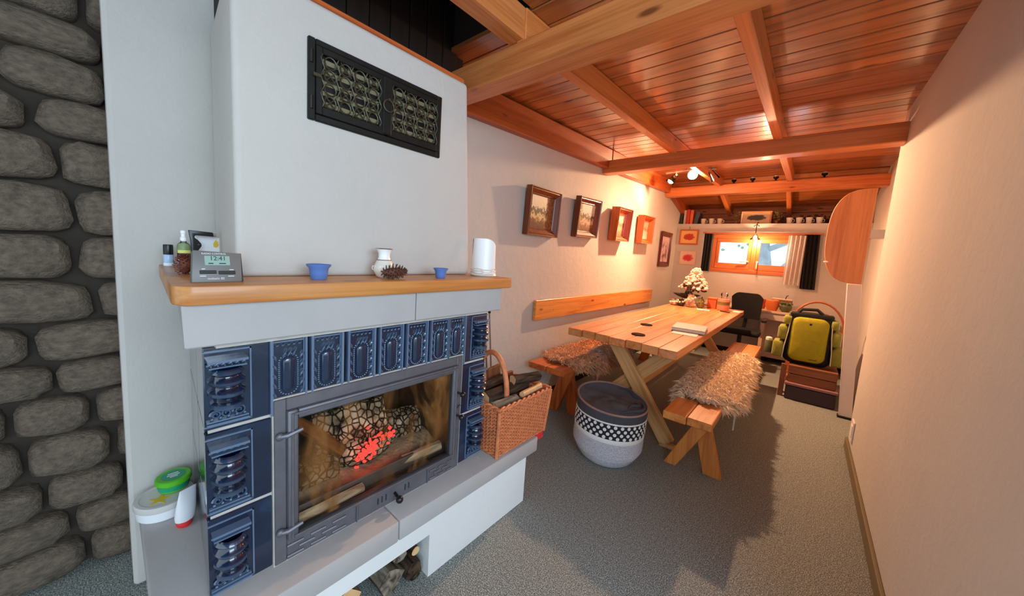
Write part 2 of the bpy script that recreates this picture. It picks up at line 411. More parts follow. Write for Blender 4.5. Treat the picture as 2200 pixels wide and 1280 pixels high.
def text(name, s, mat, parent, size, Mx, label=None, extrude=.0004):
    cu = bpy.data.curves.new(name, 'FONT'); cu.body = s; cu.size = size; cu.align_x = 'CENTER'; cu.align_y = 'CENTER'; cu.extrude = extrude
    o = bpy.data.objects.new(name, cu); COL.objects.link(o)
    me = bpy.data.meshes.new_from_object(o); bpy.data.objects.remove(o)
    o = bpy.data.objects.new(name, me); COL.objects.link(o); me.materials.clear(); me.materials.append(M[mat])
    if parent is not None: o.parent = parent; Mx = root_matrix(parent).inverted() @ Mx
    o.matrix_basis = Mx
    return o
def Rz(a): return Matrix.Rotation(a, 4, 'Z')
def Rx(a): return Matrix.Rotation(a, 4, 'X')
def Ry(a): return Matrix.Rotation(a, 4, 'Y')
def T(x, y, z): return Matrix.Translation((x, y, z))

XW, YB, YN = -1.80, 6.65, 7.10          # left wall, back wall, niche back
XR = 0.392                              # right wall
def rb(y): return 2.33+.035*(y-1.3)     # underside of the rafters
RB3 = rb(5.93)+.01
def rb2(y): return RB3-.25*(y-5.95)     # rafters behind the last beam slope down

# ================================================================== SETTING
struct(MB().box(-3.2, 3.0, -2.6, 7.4, -.06, 0).build('floor', 'carpet', smooth=0))
struct(MB().box(XW-.25, XW, .022, 7.2, 0, 3.05).build('wall_left', 'plaster', bevel=.012))
# near wall of field stones, set back beyond the plaster corner
nw = struct(MB().box(-2.35, -2.10, -1.6, .4, 0, 3.05).build('wall_near', 'mortar', smooth=0))
sm = []
for k in range(4):
    b = MB(); rr = random.Random(k)
    b.ball((0, 0, 0), (.5, .5, .5), 10, 7)
    b.v = [Vector([math.copysign(abs(c*2)**.55/2, c) for c in p])*(1+rr.uniform(-.06, .06)) for p in b.v]
    me = b.mesh('stone', 0, 50); me.materials.append(M['stone']); sm.append(me)
z = 0.0
while z < 3.0:
    hgt = random.uniform(.12, .2); y = -1.0-random.uniform(0, .2)
    while y < .30:
        wd = random.uniform(.16, .32)
        o = bpy.data.objects.new('stone', random.choice(sm)); COL.objects.link(o); o.parent = nw
        o.location = (-2.09, y+wd/2, z+hgt/2); o.scale = (.16, wd*.95, hgt*.94); o.rotation_euler = (random.uniform(-.08, .08), 0, random.uniform(-.05, .05))
        y += wd
    z += hgt
# back wall with window opening
wx0, wx1, wz0, wz1 = -1.23, -.12, 1.275, 1.885
bw = MB().box(XW, wx0, YB, YB+.18, 0, 2.05).box(wx1, 1.0, YB, YB+.18, 0, 2.05).box(wx0, wx1, YB, YB+.18, 0, wz0).box(wx0, wx1, YB, YB+.18, wz1, 2.05)
bw.box(XW, 1.0, YB+.18, YN, 1.98, 2.05)
struct(bw.build('wall_back', 'plaster', smooth=0))
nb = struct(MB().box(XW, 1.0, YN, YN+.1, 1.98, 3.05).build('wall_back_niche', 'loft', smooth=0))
for k in range(4):
    beam('plank', 'crate', nb, (XW, YN-.012, 2.10+k*.105), (1.0, YN-.012, 2.10+k*.105), .1, .02, (0, 1, 0))
# right wall, stepped back behind its end
struct(MB().box(XR, XR+.16, 1.15, 3.87, 0, 3.05).build('wall_right', 'plaster', bevel=.01))
struct(MB().box(.56, .72, 3.87, 7.2, 0, 3.05).box(XR+.16, .72, 3.80, 3.87, 0, 3.05).build('wall_right_recess', 'plaster', smooth=0))
struct(MB().box(XR-.016, XR, 1.15, 3.87, 0, .085).build('baseboard_right', 'skirting', bevel=.004))
struct(MB().box(XW, .56, YB-.012, YB, 0, .07).build('baseboard_back', 'black_rubber', smooth=0))
struct(MB().box(XW, XW+.012, 1.62, YB, 0, .06).build('baseboard_left', 'black_rubber', smooth=0))
# chimney breast (tapers a little on its right side)
struct(MB().hexa([(-1.269, .256, 1.255), (-1.269, 1.212, 1.255), (XW+.02, 1.212, 1.255), (XW+.02, .294, 1.255)],
                 [(-1.269, .254, 2.135), (-1.269, 1.14, 2.135), (XW+.02, 1.14, 2.135), (XW+.02, .294, 2.135)]).build('wall_chimney', 'plaster', bevel=.02, segs=3))
db = struct(MB().box(XW+.002, -1.64, .31, 1.42, 2.136, 2.97).build('wall_loft_shade', 'loft', smooth=0))  # dark boarding added above the chimney to stand for unlit loft space
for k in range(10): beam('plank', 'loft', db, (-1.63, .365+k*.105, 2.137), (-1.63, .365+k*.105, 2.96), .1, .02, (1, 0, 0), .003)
beam('edge_board', 'redbeam', db, (-1.30, .32, 2.146), (-1.30, 1.13, 2.146), .03, .02)
# ceiling: backing, planks, beams, rafters
cl = MB()
def cpt(y): return (rb(y) if y < 5.95 else rb2(y))+.13
for a, b in ((-2.6, 1.33), (1.33, 5.95), (5.95, 7.2)):
    x0 = -1.06 if a < 0 else XW
    x1 = 3.0 if a < 0 else 1.0
    za, zb = cpt(max(a, -2.6)), cpt(b-.0001)
    cl.hexa([(x0, a, za+.024), (x1, a, za+.024), (x1, b, zb+.024), (x0, b, zb+.024)], [(x0, a, 3.1), (x1, a, 3.1), (x1, b, 3.1), (x0, b, 3.1)])
cl.box(XW-.1, -1.06, -2.6, 1.33, 2.98, 3.1)
ceil = struct(cl.build('ceiling', 'loft', smooth=0))
y = -.62
while y < 7.05:
    p = .138; ym = y+p/2; s = .035 if ym < 5.95 else -.25
    x0 = -1.06 if ym < 1.33 else XW; x1 = 2.2 if ym < 1.15 else .72
    zc = cpt(ym)+.012
    beam('plank', 'plank', ceil, (x0, ym, zc), (x1, ym, zc), p-.007, .022, (0, -s, 1), .0035)
    y += p
for yc, zb, nm in ((1.35, 2.20, 'b1'), (3.685, 2.29, 'b2'), (5.865, 2.38, 'b3')):
    beam('beam', 'beam', ceil, (XW+.0, yc, zb+.066), (.60 if yc > 2 else 1.6, yc, zb+.066), .135, .132, (0, 0, 1), .006)
for xr_, ww in ((-1.093, .056), (-.31, .056)):
    beam('rafter', 'rafter', ceil, (xr_, 1.28, rb(1.28)+.065), (xr_, 5.94, rb(5.94)+.065), ww, .13, (0, 0, 1), .004)
    beam('rafter', 'rafter', ceil, (xr_-.02, 5.80, rb2(5.80)+.065), (xr_-.02, 7.08, rb2(7.08)+.065), ww, .13, (0, 0, 1), .004)
beam('rafter', 'beam', ceil, (-1.12, -2.0, 2.398), (-1.12, 1.36, 2.398), .09, .13, (0, 0, 1), .004)
beam('post', 'beam', ceil, (-1.02, 1.13, 2.465), (-1.02, 1.13, 2.98), .06, .06, (0, 1, 0), .004)
for k, (ya, yb_) in enumerate(((1.0, 3.68), (3.70, 5.86))):
    beam('wall_plate', 'redbeam', ceil, (XW+.035, ya, 2.335+.046*(ya-1.35)), (XW+.035, yb_, 2.335+.046*(yb_-1.35)), .07, .2, (0, 0, 1), .005)
beam('wall_plate', 'redbeam', ceil, (XW+.035, 5.9, rb2(5.9)+.03), (XW+.035, 7.08, rb2(7.08)+.03), .07, .2, (0, 0, 1), .005)
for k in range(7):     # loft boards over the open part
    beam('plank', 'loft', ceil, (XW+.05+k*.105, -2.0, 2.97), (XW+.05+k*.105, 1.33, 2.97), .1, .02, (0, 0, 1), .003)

# window in the back wall
win = struct(thing('window_1', '', '', (0, 0, 0)))
for k in ('label', 'category'): del win[k]
fr = MB(); yf0, yf1 = YB-.005, YB+.06
xm0, xm1 = -.735, -.60
beam('window_frame', 'winwood', win, (wx0, YB+.03, wz1-.035), (wx1, YB+.03, wz1-.035), .075, .07)
beam('window_frame', 'winwood', win, (wx0, YB+.03, wz0+.03), (wx1, YB+.03, wz0+.03), .075, .06)
for x in (wx0+.03, wx1-.03, (xm0+xm1)/2): beam('window_frame', 'winwood', win, (x, YB+.03, wz0+.06), (x, YB+.03, wz1-.07), .06, .07, (0, 1, 0))
for a, b in ((wx0+.06, -.70), (-.635, wx1-.06)):
    zlo, zhi = wz0+.06, wz1-.07
    s_ = thing('sash', '', ''); del s_['label'], s_['category']; s_.parent = win
    for za in (zlo+.045, zhi-.03): beam('sash_rail', 'winwood', s_, (a, YB+.015, za), (b, YB+.015, za), .05, .09 if za < 1.5 else .06)
    for xa in (a+.022, b-.022): beam('sash_stile', 'winwood', s_, (xa, YB+.015, zlo+.09), (xa, YB+.015, zhi-.06), .045, .05, (0, 1, 0))
    MB().box(a+.04, b-.04, YB+.02, YB+.026, zlo+.085, zhi-.055).build('pane', 'pane', s_, smooth=0)
    hx = b-.03 if a < -1 else a+.03
    MB().tube([(hx, YB-.02, 1.46), (hx, YB-.045, 1.46), (hx+(-.1 if a < -1 else 0), YB-.05, 1.455 if a < -1 else 1.36)], .009, 8).ball((hx, YB-.02, 1.46), .016).build('handle', 'ceramic', s_)
# outside: trunk and boughs seen through the panes
tr = thing('garden_tree', 'bare grey tree with slanting boughs outside the window', 'tree', (-.9, 9.6, -.5))
MB().tube([(-.62, 9.7, -.5), (-.72, 9.7, 1.2), (-.95, 9.7, 2.6), (-1.05, 9.7, 4.2)], [.17, .15, .12, .08], 10).build('trunk', 'treebark', tr)
for pts, r in (([(-.75, 9.6, 1.0), (-.1, 9.2, 1.75), (.5, 9.0, 2.15), (1.4, 8.8, 2.5)], .075), ([(-.8, 9.7, 1.75), (-.1, 9.5, 2.1), (.7, 9.4, 2.5)], .06), ([(-.9, 9.7, 2.0), (-1.5, 9.5, 2.3), (-2.2, 9.4, 2.9)], .05)):
    MB().tube(pts, [r, r*.9, r*.7, r*.5][:len(pts)], 8).build('bough', 'treebark', tr)
lf = MB(); rr = random.Random(3)
for k in range(150):
    c = Vector((rr.uniform(-2.3, 1.3), rr.uniform(9.3, 10.4), rr.uniform(1.7, 3.2)))
    lf.ball(c, (.05, .03, .035), 5, 3, Rz(rr.uniform(0, 6)))
lf.build('foliage', 'leafout', tr, kind='stuff')

# ================================================================== FIREPLACE
XF = -1.139
fp = thing('fireplace', 'white plastered fireplace clad in glossy cobalt relief tiles with concrete lintel', 'fireplace', (-1.3, .7, 0))
# plinth with log niche
pl = MB(); px0, px1, py0, py1 = XW+.02, -1.045, .062, 1.50
ny0, ny1, nz1 = .36, .846, .195
pl.box(px0, px1, py0, ny0, 0, .272).box(px0, px1, ny1, py1, 0, .272).box(px0, px1, ny0, ny1, nz1, .272).box(px0, -1.62, ny0, ny1, 0, nz1)
pl.build('plinth', 'plaster_base', fp, smooth=0)
for a, b in ((.044, .688), (.691, 1.58)):
    MB().box(XW+.015, -1.03, a, b, .272, .356).build('hearth_slab', 'concrete', fp, bevel=.006, segs=2)
# masonry core (sides lean a little together towards the wall)
def core(y0f, y1f, y0b, y1b, z0, z1, x0=-1.150, x1=XW+.02):
    return [(x0, y0f, z0), (x0, y1f, z0), (x1, y1b, z0), (x1, y0b, z0)], [(x0, y0f, z1), (x0, y1f, z1), (x1, y1b, z1), (x1, y0b, z1)]
co = MB(); co.hexa(*core(.163, .315, .212, .33, .356, 1.087)); co.hexa(*core(1.065, 1.218, 1.05, 1.19, .356, 1.087)); co.hexa(*core(.315, 1.065, .33, 1.05, .90, 1.087))
co.build('masonry_core', 'grout', fp, smooth=0)
rows = [(.358, .596), (.605, .846), (.855, 1.086)]
def spiral(cy, cz, r0, turns, sgn=1, x=.004, n=22):
    return [(x, cy+sgn*(r0*(1-.8*i/n))*math.cos(2*PI*turns*i/n), cz+(r0*(1-.8*i/n))*math.sin(2*PI*turns*i/n)) for i in range(n+1)]
def ell(mb, y, z, ly, lz, lx, ang, x=.0): mb.ball((x, y, z), (lx, ly, lz), 8, 6, Rx(ang))
def baluster_relief(mirror):
    mb = MB()
    prof = [(.030, .062), (.036, .066), (.036, .078), (.029, .084), (.031, .094), (.041, .104), (.041, .112), (.032, .119), (.030, .126), (.039, .134), (.041, .142), (.033, .15), (.031, .158), (.038, .166), (.034, .174), (.030, .178)]
    mb.lathe(prof, 18, -PI/2, PI/2, T(.002, -.012, 0), 1.2, 1.02)
    mb.box(0, .016, -.058, .035, .016, .022); mb.box(0, .010, -.058, .035, .024, .028)      # foot moulding
    mb.box(0, .03, -.055, .032, .197, .204); mb.box(0, .022, -.052, .03, .180, .184)        # capital
    for k, (cy, r) in enumerate(((-.038, .012), (-.014, .013), (.014, .016))):
        mb.tube(spiral(cy, .044, r, 1.6, 1 if k % 2 else -1, .006), [.0035*(1-.5*i/22) for i in range(23)], 6)
    for k in range(6): ell(mb, -.05+k*.015, .191, .008, .0045, .006, .5, .012)
    for k in range(5): ell(mb, -.046+k*.018, .033, .005, .004, .006, .9, .004)
    # sunken panel border
    mb.box(0, .005, .040, .044, .012, .226); mb.box(0, .005, -.062, .044, .222, .226); mb.box(0, .005, -.062, .044, .010, .014)
    if mirror: mb.v = [Vector((p.x, -p.y, p.z)) for p in mb.v]
    return mb
def frieze_relief():
    mb = MB(); cz = .122; hl = .040; r = .0185
    def stad(rad, n=28):
        out = []
        for i in range(n):
            a = 2*PI*i/n; out.append((rad*math.cos(a), cz+rad*math.sin(a)+(hl if math.sin(a) >= 0 else -hl)))
        return out
    layers = [(r, 0), (r, .005), (r*.86, .0095), (r*.55, .0125), (r*.1, .0135)]
    vs = []; fs = []; n = 28
    for rad, h in layers:
        for p in stad(rad, n): vs.append((h, p[0], p[1]))
    for i in range(len(layers)-1):
        for k in range(n): fs.append((i*n+k, i*n+(k+1) % n, (i+1)*n+(k+1) % n, (i+1)*n+k))
    fs.append(tuple(range((len(layers)-1)*n, len(layers)*n))); mb.add(vs, fs)
    per = []
    for i in range(13): per += [(0.0255, cz-hl+2*hl*i/12), (-0.0255, cz-hl+2*hl*i/12)]
    for i in range(1, 10): a = PI*i/10; per += [(0.0255*math.cos(a), cz+hl+0.0255*math.sin(a)), (0.0255*math.cos(a), cz-hl-0.0255*math.sin(a))]
    for p in per: mb.ball((.003, p[0], p[1]), .0030, 6, 4)
    for sd in (-1, 1):
        for k in range(5): ell(mb, sd*(.0370), .060+k*.030, .0055, .0135, .008, sd*-.45, .002)
        mb.box(0, .012, min(sd*.044, sd*.050), max(sd*.044, sd*.050), .0, .235)
        mb.box(0, .007, min(sd*.0405, sd*.043), max(sd*.0405, sd*.043), .0, .235)
    for k in (-1, 0, 1): ell(mb, k*.013+.003, .192, .0042, .016, .008, -.45, .003)
    for k in range(5): ell(mb, -.03+k*.015, .217, .006, .004, .006, .4, .004)
    mb.box(0, .006, -.04, .04, .226, .230)
    return mb
rel_l = baluster_relief(False).mesh('relief', 0, 40); rel_r = baluster_relief(True).mesh('relief', 0, 40); rel_f = frieze_relief().mesh('relief', 0, 40)
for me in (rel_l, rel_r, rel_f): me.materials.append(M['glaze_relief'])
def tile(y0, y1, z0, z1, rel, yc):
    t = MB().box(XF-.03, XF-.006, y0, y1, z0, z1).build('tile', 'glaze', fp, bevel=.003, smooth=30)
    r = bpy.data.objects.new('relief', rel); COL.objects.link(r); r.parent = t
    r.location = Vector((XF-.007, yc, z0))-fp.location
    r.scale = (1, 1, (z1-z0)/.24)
for z0, z1 in rows:
    tile(.156, .309, z0, z1, rel_l, .217)
    tile(1.071, 1.226, z0, z1, rel_r, 1.164)
fy = [.3125, .4045, .5235, .6415, .7585, .8735, .9885, 1.070]
fy = [.2985, .4095, .5250, .6425, .7590, .8745, .9900, 1.0690]
for k in range(7):
    a, b = fy[k], fy[k+1]
    if k == 0: a = .3115
    tile(a+.001, b-.0015, .853, 1.086, rel_f, (fy[k]+fy[k+1])/2 if k else .355)
for z0, z1 in rows:      # side cladding
    for sd in (0, 1):
        (yf_, yb_) = ((.156, .206) if sd == 0 else (1.226, 1.196)); d = .012*(1 if sd == 0 else -1)
        for q in range(2):
            xa, xb = (-1.172, -1.40) if q == 0 else (-1.404, -1.78)
            fa, fb = [(x+1.139)/(-.661) for x in (xa, xb)]
            ya, yb2 = yf_+(yb_-yf_)*fa, yf_+(yb_-yf_)*fb
            MB().hexa([(xa, ya, z0), (xa, ya+d, z0), (xb, yb2+d, z0), (xb, yb2, z0)], [(xa, ya, z1), (xa, ya+d, z1), (xb, yb2+d, z1), (xb, yb2, z1)]).build('side_tile', 'glaze', fp, bevel=.002)
# concrete lintel in two blocks
for a, b in ((.116, .767), (.770, 1.252)):
    y0b = .165 if a < .2 else b
    bt = [(-1.085, a, 1.100), (-1.085, b, 1.100), (XW+.02, b-(.03 if b > 1 else 0), 1.100), (XW+.02, a+(.06 if a < .2 else 0), 1.100)]
    MB().hexa(bt, [(p[0], p[1]-(.004 if (p[1] < .2) else 0), 1.209) for p in bt]).build('lintel_block', 'concrete', fp, bevel=.004)
MB().box(-1.79, -1.12, .18, 1.2, 1.085, 1.101).build('lintel_bed', 'grout', fp, smooth=0)

# mantel shelf
ms = []
for i in range(7):
    a = PI/2*i/6; ms.append((-1.107-.0+.045*math.sin(a)+.0, .097+.045-.045*math.cos(a)))
poly = [(XW+.02, .128)]+[(-1.10+.045*math.sin(PI/2*i/6)-.005, .097+.045-.045*math.cos(PI/2*i/6)+0) for i in range(7)]+[(-1.06, 1.285), (-1.07, 1.305), (XW+.02, 1.28)]
mt = MB().prism([(p[0], p[1]) for p in poly], 1.209, 1.2555, 'z')
# rotate grain: build with local Z along world Y
o = mt.build('mantel_shelf', 'mantelw', None, bevel=.004, segs=2, origin=(-1.4, .7, 1.209))
Rg = Rx(PI/2); o.data.transform(Rg.inverted()); o.matrix_basis = T(-1.4, .7, 1.209) @ Rg
tag(o, 'rounded pine mantel shelf on the concrete lintel', 'shelf')

# cast iron insert
ins = thing('fireplace_insert', 'grey cast iron fireplace insert with sooty glass door', 'stove', (XF, .69, .357))
def ring(mb, y0, y1, z0, z1, w_, x0, x1, wb=None, wt=None):
    wb = wb or w_; wt = wt or w_
    mb.box(x0, x1, y0, y0+w_, z0, z1); mb.box(x0, x1, y1-w_, y1, z0, z1); mb.box(x0, x1, y0+w_, y1-w_, z0, z0+wb); mb.box(x0, x1, y0+w_, y1-w_, z1-wt, z1); return mb
ring(MB(), .312, 1.068, .358, .899, .034, XF-.03, XF+.006, .075, .040).build('surround', 'castiron', ins, bevel=.003)
ring(MB(), .309, 1.071, .356, .903, .004, XF-.02, XF+.002).build('sealing_rim', 'grout', ins, smooth=0)
dr = ring(MB(), .345, 1.034, .432, .861, .030, XF-.02, XF+.020, .012, .030).build('door', 'castiron', ins, bevel=.005, segs=2)
ring(MB(), .354, 1.026, .438, .853, .008, XF+.018, XF+.025, .008, .008).build('door_moulding', 'castiron', dr, bevel=.002)
ring(MB(), .372, 1.006, .442, .834, .006, XF-.01, XF+.012).build('glass_bead', 'castdark', dr, smooth=0)
MB().box(XF-.002, XF+.003, .375, 1.004, .444, .831).build('glass_pane', 'sootglass', dr, smooth=0)
for zc in (.785, .470):
    MB().tube([(XF+.012, .322, zc), (XF+.022, .345, zc+.002), (XF+.026, .385, zc+.012)], [.007, .0085, .006], 8).ball((XF+.012, .326, zc), (.010, .013, .013)).build('hinge', 'castiron', dr)
for zc in (.735, .628):
    MB().tube([(XF+.02, 1.032, zc), (XF+.045, 1.034, zc)], .005, 8).build('knob_stem', 'castdark', dr)
    MB().ball((XF+.052, 1.034, zc), .0135, 12, 8).build('knob', 'black', dr)
MB().tube([(XF+.02, 1.036, .66), (XF+.02, 1.05, .672)], .004, 6).build('latch_pin', 'castdark', dr)
# lower air panel: dash ridges, lever
MB().box(XF+.004, XF+.011, .575, .885, .366, .428).build('air_panel', 'castiron', ins, bevel=.003)
for yc in (.572, .886): MB().box(XF+.005, XF+.014, yc-.002, yc+.002, .364, .430).build('panel_rib', 'castiron', ins, smooth=0)
for base_y, wd in ((.345, .21), (.90, .14)):
    for rz_ in range(3):
        for c_ in range(3):
            y0 = base_y+c_*wd/3+(rz_ % 2)*wd/6; y1 = y0+wd/3*.68
            if y1 > base_y+wd: continue
            zc = .372+rz_*.018
            MB().tube([(XF+.007, y0, zc), (XF+.008, y1, zc)], .0045, 6).build('slot_ridge', 'castiron', ins)
for yc in (.655, .672, .689, .775, .792): MB().box(XF+.010, XF+.0135, yc-.002, yc+.002, .388, .412).build('air_notch', 'castdark', ins, smooth=0)
MB().tube([(XF+.01, .728, .398), (XF+.04, .726, .394)], .006, 8).ball((XF+.05, .7255, .392), .0145, 12, 8).build('air_lever', 'black', ins)
# firebox lining, open to the door
fb = MB(); fx0, fx1, fy0, fy1, fz0, fz1 = -1.60, XF-.03, .345, 1.035, .425, .87
fb.box(fx0-.02, fx0, fy0, fy1, fz0, fz1).box(fx0, fx1, fy0-.02, fy0, fz0, fz1).box(fx0, fx1, fy1, fy1+.012, fz0, fz1).box(fx0, fx1, fy0, fy1, fz0-.03, fz0).box(fx0, fx1, fy0, fy1, fz1, fz1+.02)
fb.build('firebox_lining', 'firebrick', ins, smooth=0)
MB().box(-1.215, -1.20, .36, 1.02, .425, .475).build('log_guard', 'castiron', ins, bevel=.003)
ab = MB().grid(lambda u, v: (-1.59+.38*u, .35+.68*v, .43+.035*math.sin(PI*u)+.02*math.sin(9*v+4*u)*math.sin(7*u)), 14, 24)
tag(ab.build('ash_bed', 'ash', None, origin=(-1.4, .69, .43)), 'grey ash bed under the burning logs', 'ash'); bpy.data.objects['ash_bed']['kind'] = 'stuff'
def log(name, label, p0, p1, r, mat, endmat=None, group=None, seed=0, split=False, n=11):
    rr = random.Random(seed); p0 = Vector(p0); p1 = Vector(p1)
    L = (p1-p0).length; q = Vector((0, 0, 1)).rotation_difference((p1-p0).normalized())
    prof = [r*(1+rr.uniform(-.16, .12)) for _ in range(n)]
    if split: prof = [x*(.45 if k in (0, 1, 2, 3) else 1.05) for k, x in enumerate(prof)]
    vs = []; fs = []; K = 7
    for i in range(K):
        for k in range(n):
            a = 2*PI*k/n; rad = prof[k]*(1+rr.uniform(-.05, .05)); vs.append((rad*math.cos(a), rad*math.sin(a), -L/2+L*i/(K-1)))
    for i in range(K-1):
        for k in range(n): fs.append((i*n+k, i*n+(k+1) % n, (i+1)*n+(k+1) % n, (i+1)*n+k))
    c = (p0+p1)/2
    t = bpy.data.objects.new(name, None); COL.objects.link(t); t.location = c; t.rotation_mode = 'QUATERNION'; t.rotation_quaternion = q
    tag(t, label, 'log', group)
    MB().add(vs, fs).build('bark', mat, t, world=False, smooth=40)
    for i, sg in ((0, -1), (K-1, 1)):
        e = MB(); e.add([(x[0]*.99, x[1]*.99, x[2]+sg*.001) for x in vs[i*n:(i+1)*n]], [tuple(range(n))]); e.build('cut_end', endmat or 'logend', t, world=False, smooth=0)
    return t
log('burning_log', 'big crackled ash-white log leaning in the firebox', (-1.43, .53, .600), (-1.37, .80, .625), .092, 'char', 'char', seed=1, n=9)
log('burning_log', 'charred log with grey crust behind the red embers', (-1.47, .84, .50), (-1.40, 1.02, .505), .072, 'char', 'char', seed=2, n=9)
log('burning_log', 'brown half-burnt stick slanting down beside the crackled log', (-1.34, .43, .72), (-1.26, .575, .575), .024, 'barkbrown', 'char', seed=3)
log('burning_log', 'ash-coated log lying low behind the log guard near the hinges', (-1.29, .36, .515), (-1.28, .56, .515), .045, 'char', 'char', seed=4, n=9)
log('burning_log', 'pale half-burnt branch along the front edge of the firebox', (-1.178, .39, .446), (-1.182, .62, .448), .017, 'ashwood', 'ash', seed=5)
log('burning_log', 'grey branch at the firebox end beside the door knobs', (-1.22, .82, .452), (-1.19, 1.00, .468), .020, 'ashwood', 'ash', seed=6)
em = MB(); rr = random.Random(11)
for k in range(70):
    a = rr.gauss(0, 1); b_ = rr.gauss(0, 1)
    em.ball((-1.288+rr.uniform(-.012, .012), .700+.026*a+.012*b_, .522+.026*b_), (rr.uniform(.004, .010),)*2+(rr.uniform(.003, .008),), 6, 4, Rz(rr.uniform(0, 3)))
for k in range(16):
    em.ball((-1.292+rr.uniform(-.008, .008), .795+.011*rr.gauss(0, 1), .556+.012*rr.gauss(0, 1)), rr.uniform(.004, .009), 6, 4)
e = tag(em.build('embers', 'ember', None, origin=(-1.285, .71, .522)), 'glowing red embers among the burning logs', 'embers'); e['kind'] = 'stuff'
tag(MB().ball((-1.35, .71, .50), (.058, .14, .065), 16, 10).build('ash_heap', 'char', None, origin=(-1.35, .71, .435)), 'crusted heap of coals carrying the embers', 'coals')

# logs in the plinth niche
nl = 'firewood in the plinth niche'
log('firewood_log', 'pale split log end in the niche under the hearth, topmost', (-1.42, .80, .135), (-1.085, .808, .118), .020, 'bark', 'logend', nl, 21)
log('firewood_log', 'thick grey-barked log in the niche under the hearth', (-1.45, .69, .06), (-1.085, .70, .06), .052, 'barkgrey', 'barkgrey', nl, 22)
log('firewood_log', 'dark-barked log on the niche floor by its side wall', (-1.45, .792, .044), (-1.075, .795, .044), .042, 'bark', 'bark', nl, 23)
log('firewood_log', 'second grey log lying across the thick one in the niche', (-1.40, .735, .135), (-1.10, .742, .135), .034, 'barkgrey', 'barkgrey', nl, 25)
log('firewood_log', 'mossy-brown log deep in the niche under the hearth', (-1.5, .52, .062), (-1.12, .53, .062), .055, 'barkgrey', 'logend', nl, 24)

# ventilation grille on the chimney
XC = -1.269
vg = thing('vent_grille', 'black iron ventilation grille with ornate lattice doors and ring pull', 'vent', (XC, .715, 1.766))
vy0, vy1, vz0, vz1 = .450, .984, 1.767, 2.018
ring(MB(), vy0, vy1, vz0, vz1, .022, XC-.004, XC+.012, .022, .020).build('frame', 'blackiron', vg, bevel=.003)
MB().box(XC-.003, XC+.001, vy0+.01, vy1-.01, vz0+.01, vz1-.01).build('backing', 'black', vg, smooth=0)
for k, (a, b) in enumerate(((.478, .712), (.736, .972))):
    d_ = ring(MB(), a-.006, b+.004, vz0+.022, vz1-.020, .020, XC+.002, XC+.016, .026, .020).build('door', 'blackiron', vg, bevel=.002)
    ya, yb_, za, zb = a+.014, b-.016, vz0+.048, vz1-.040
    for q in range(5):
        zc = za+(zb-za)*(q+.5)/5
        MB().add([(XC+.002, ya, zc-.008), (XC+.008, ya, zc+.004), (XC+.008, yb_, zc+.004), (XC+.002, yb_, zc-.008)], [(0, 1, 2, 3)]).add([(XC+.001, ya, zc-.008), (XC+.007, ya, zc+.004), (XC+.007, yb_, zc+.004), (XC+.001, yb_, zc-.008)], [(3, 2, 1, 0)]).build('slat', 'slat', d_, smooth=0)
    lt = MB(); nx, nz = 4, 4; dy, dz = (yb_-ya)/nx, (zb-za)/nz
    for i in range(nx+1):
        lt.tube([(XC+.014, ya+i*dy+.006*math.sin(j*1.57), za+(zb-za)*j/12) for j in range(13)], .0026, 5)
    for i in range(nx):
        for j in range(nz):
            cy, cz = ya+(i+.5)*dy, za+(j+.5)*dz; r_ = min(dy, dz)*.46
            lt.tube([(XC+.013, cy+r_*math.cos(2*PI*t/12), cz+r_*math.sin(2*PI*t/12)) for t in range(12)], .0026, 5, closed=True)
            if (i+j) % 2 == 0:
                for a_ in (.785, 2.356): lt.tube([(XC+.0135, cy-1.4*r_*math.cos(a_), cz-1.4*r_*math.sin(a_)), (XC+.0135, cy+1.4*r_*math.cos(a_), cz+1.4*r_*math.sin(a_))], .0022, 5)
                lt.ball((XC+.0145, cy, cz), .0035, 6, 4)
    lt.build('lattice', 'lattice', d_)
MB().box(XC+.004, XC+.022, .706, .742, vz0+.024, vz1-.022).build('centre_bar', 'blackiron', vg, bevel=.004)
MB().tube([(XC+.027, .724+.021*math.cos(2*PI*t/20), 1.893+.021*math.sin(2*PI*t/20)) for t in range(20)], .003, 7, closed=True).build('ring_pull', 'lattice', vg)
MB().tube([(XC+.02, .724, 1.914), (XC+.032, .724, 1.914)], .005, 8).build('ring_boss', 'lattice', vg)
MB().box(XC+.012, XC+.022, .462, .486, 1.90, 1.912).build('latch', 'lattice', vg, bevel=.002)
for zc in (1.82, 1.96): MB().tube([(XC+.012, .459, zc-.02), (XC+.012, .459, zc+.02)], .006, 8).build('hinge', 'blackiron', vg)

# ================================================================== THINGS ON THE MANTEL
ZM = 1.256
ck = thing('desk_clock', 'grey plastic radio clock with green display leaning beside the pine cone', 'clock', (-1.135, .193, ZM), 0)
Mk = T(-1.135, .193, ZM) @ Rz(math.radians(3)) @ Ry(math.radians(-14))
def kb(x0, x1, y0, y1, z0, z1): return MB().box(x0, x1, y0, y1, z0, z1, Mk)
wd, ht = .051, .083
b = MB().add([(0, -wd*1.08, 0), (0, wd*.97, 0), (0, wd*1.03, ht*.93), (0, -wd*.93, ht), (-.02, -wd*1.08, 0), (-.02, wd*.97, 0), (-.02, wd*1.03, ht*.93), (-.02, -wd*.93, ht)], [(0, 1, 2, 3), (7, 6, 5, 4), (0, 4, 5, 1), (1, 5, 6, 2), (2, 6, 7, 3), (3, 7, 4, 0)], Mk)
b.build('case', 'greyplastic', ck, bevel=.003, segs=2)
kb(-.019, -.002, wd*.965, wd*1.035, .002, ht*.93).build('side_panel', 'black', ck, smooth=0)
kb(-.001, .0012, -.026, .026, .044, .069).build('display', 'lcd', ck, bevel=.001)
kb(-.001, .0022, -.038, -.004, .022, .031).build('button', 'black', ck, bevel=.001)
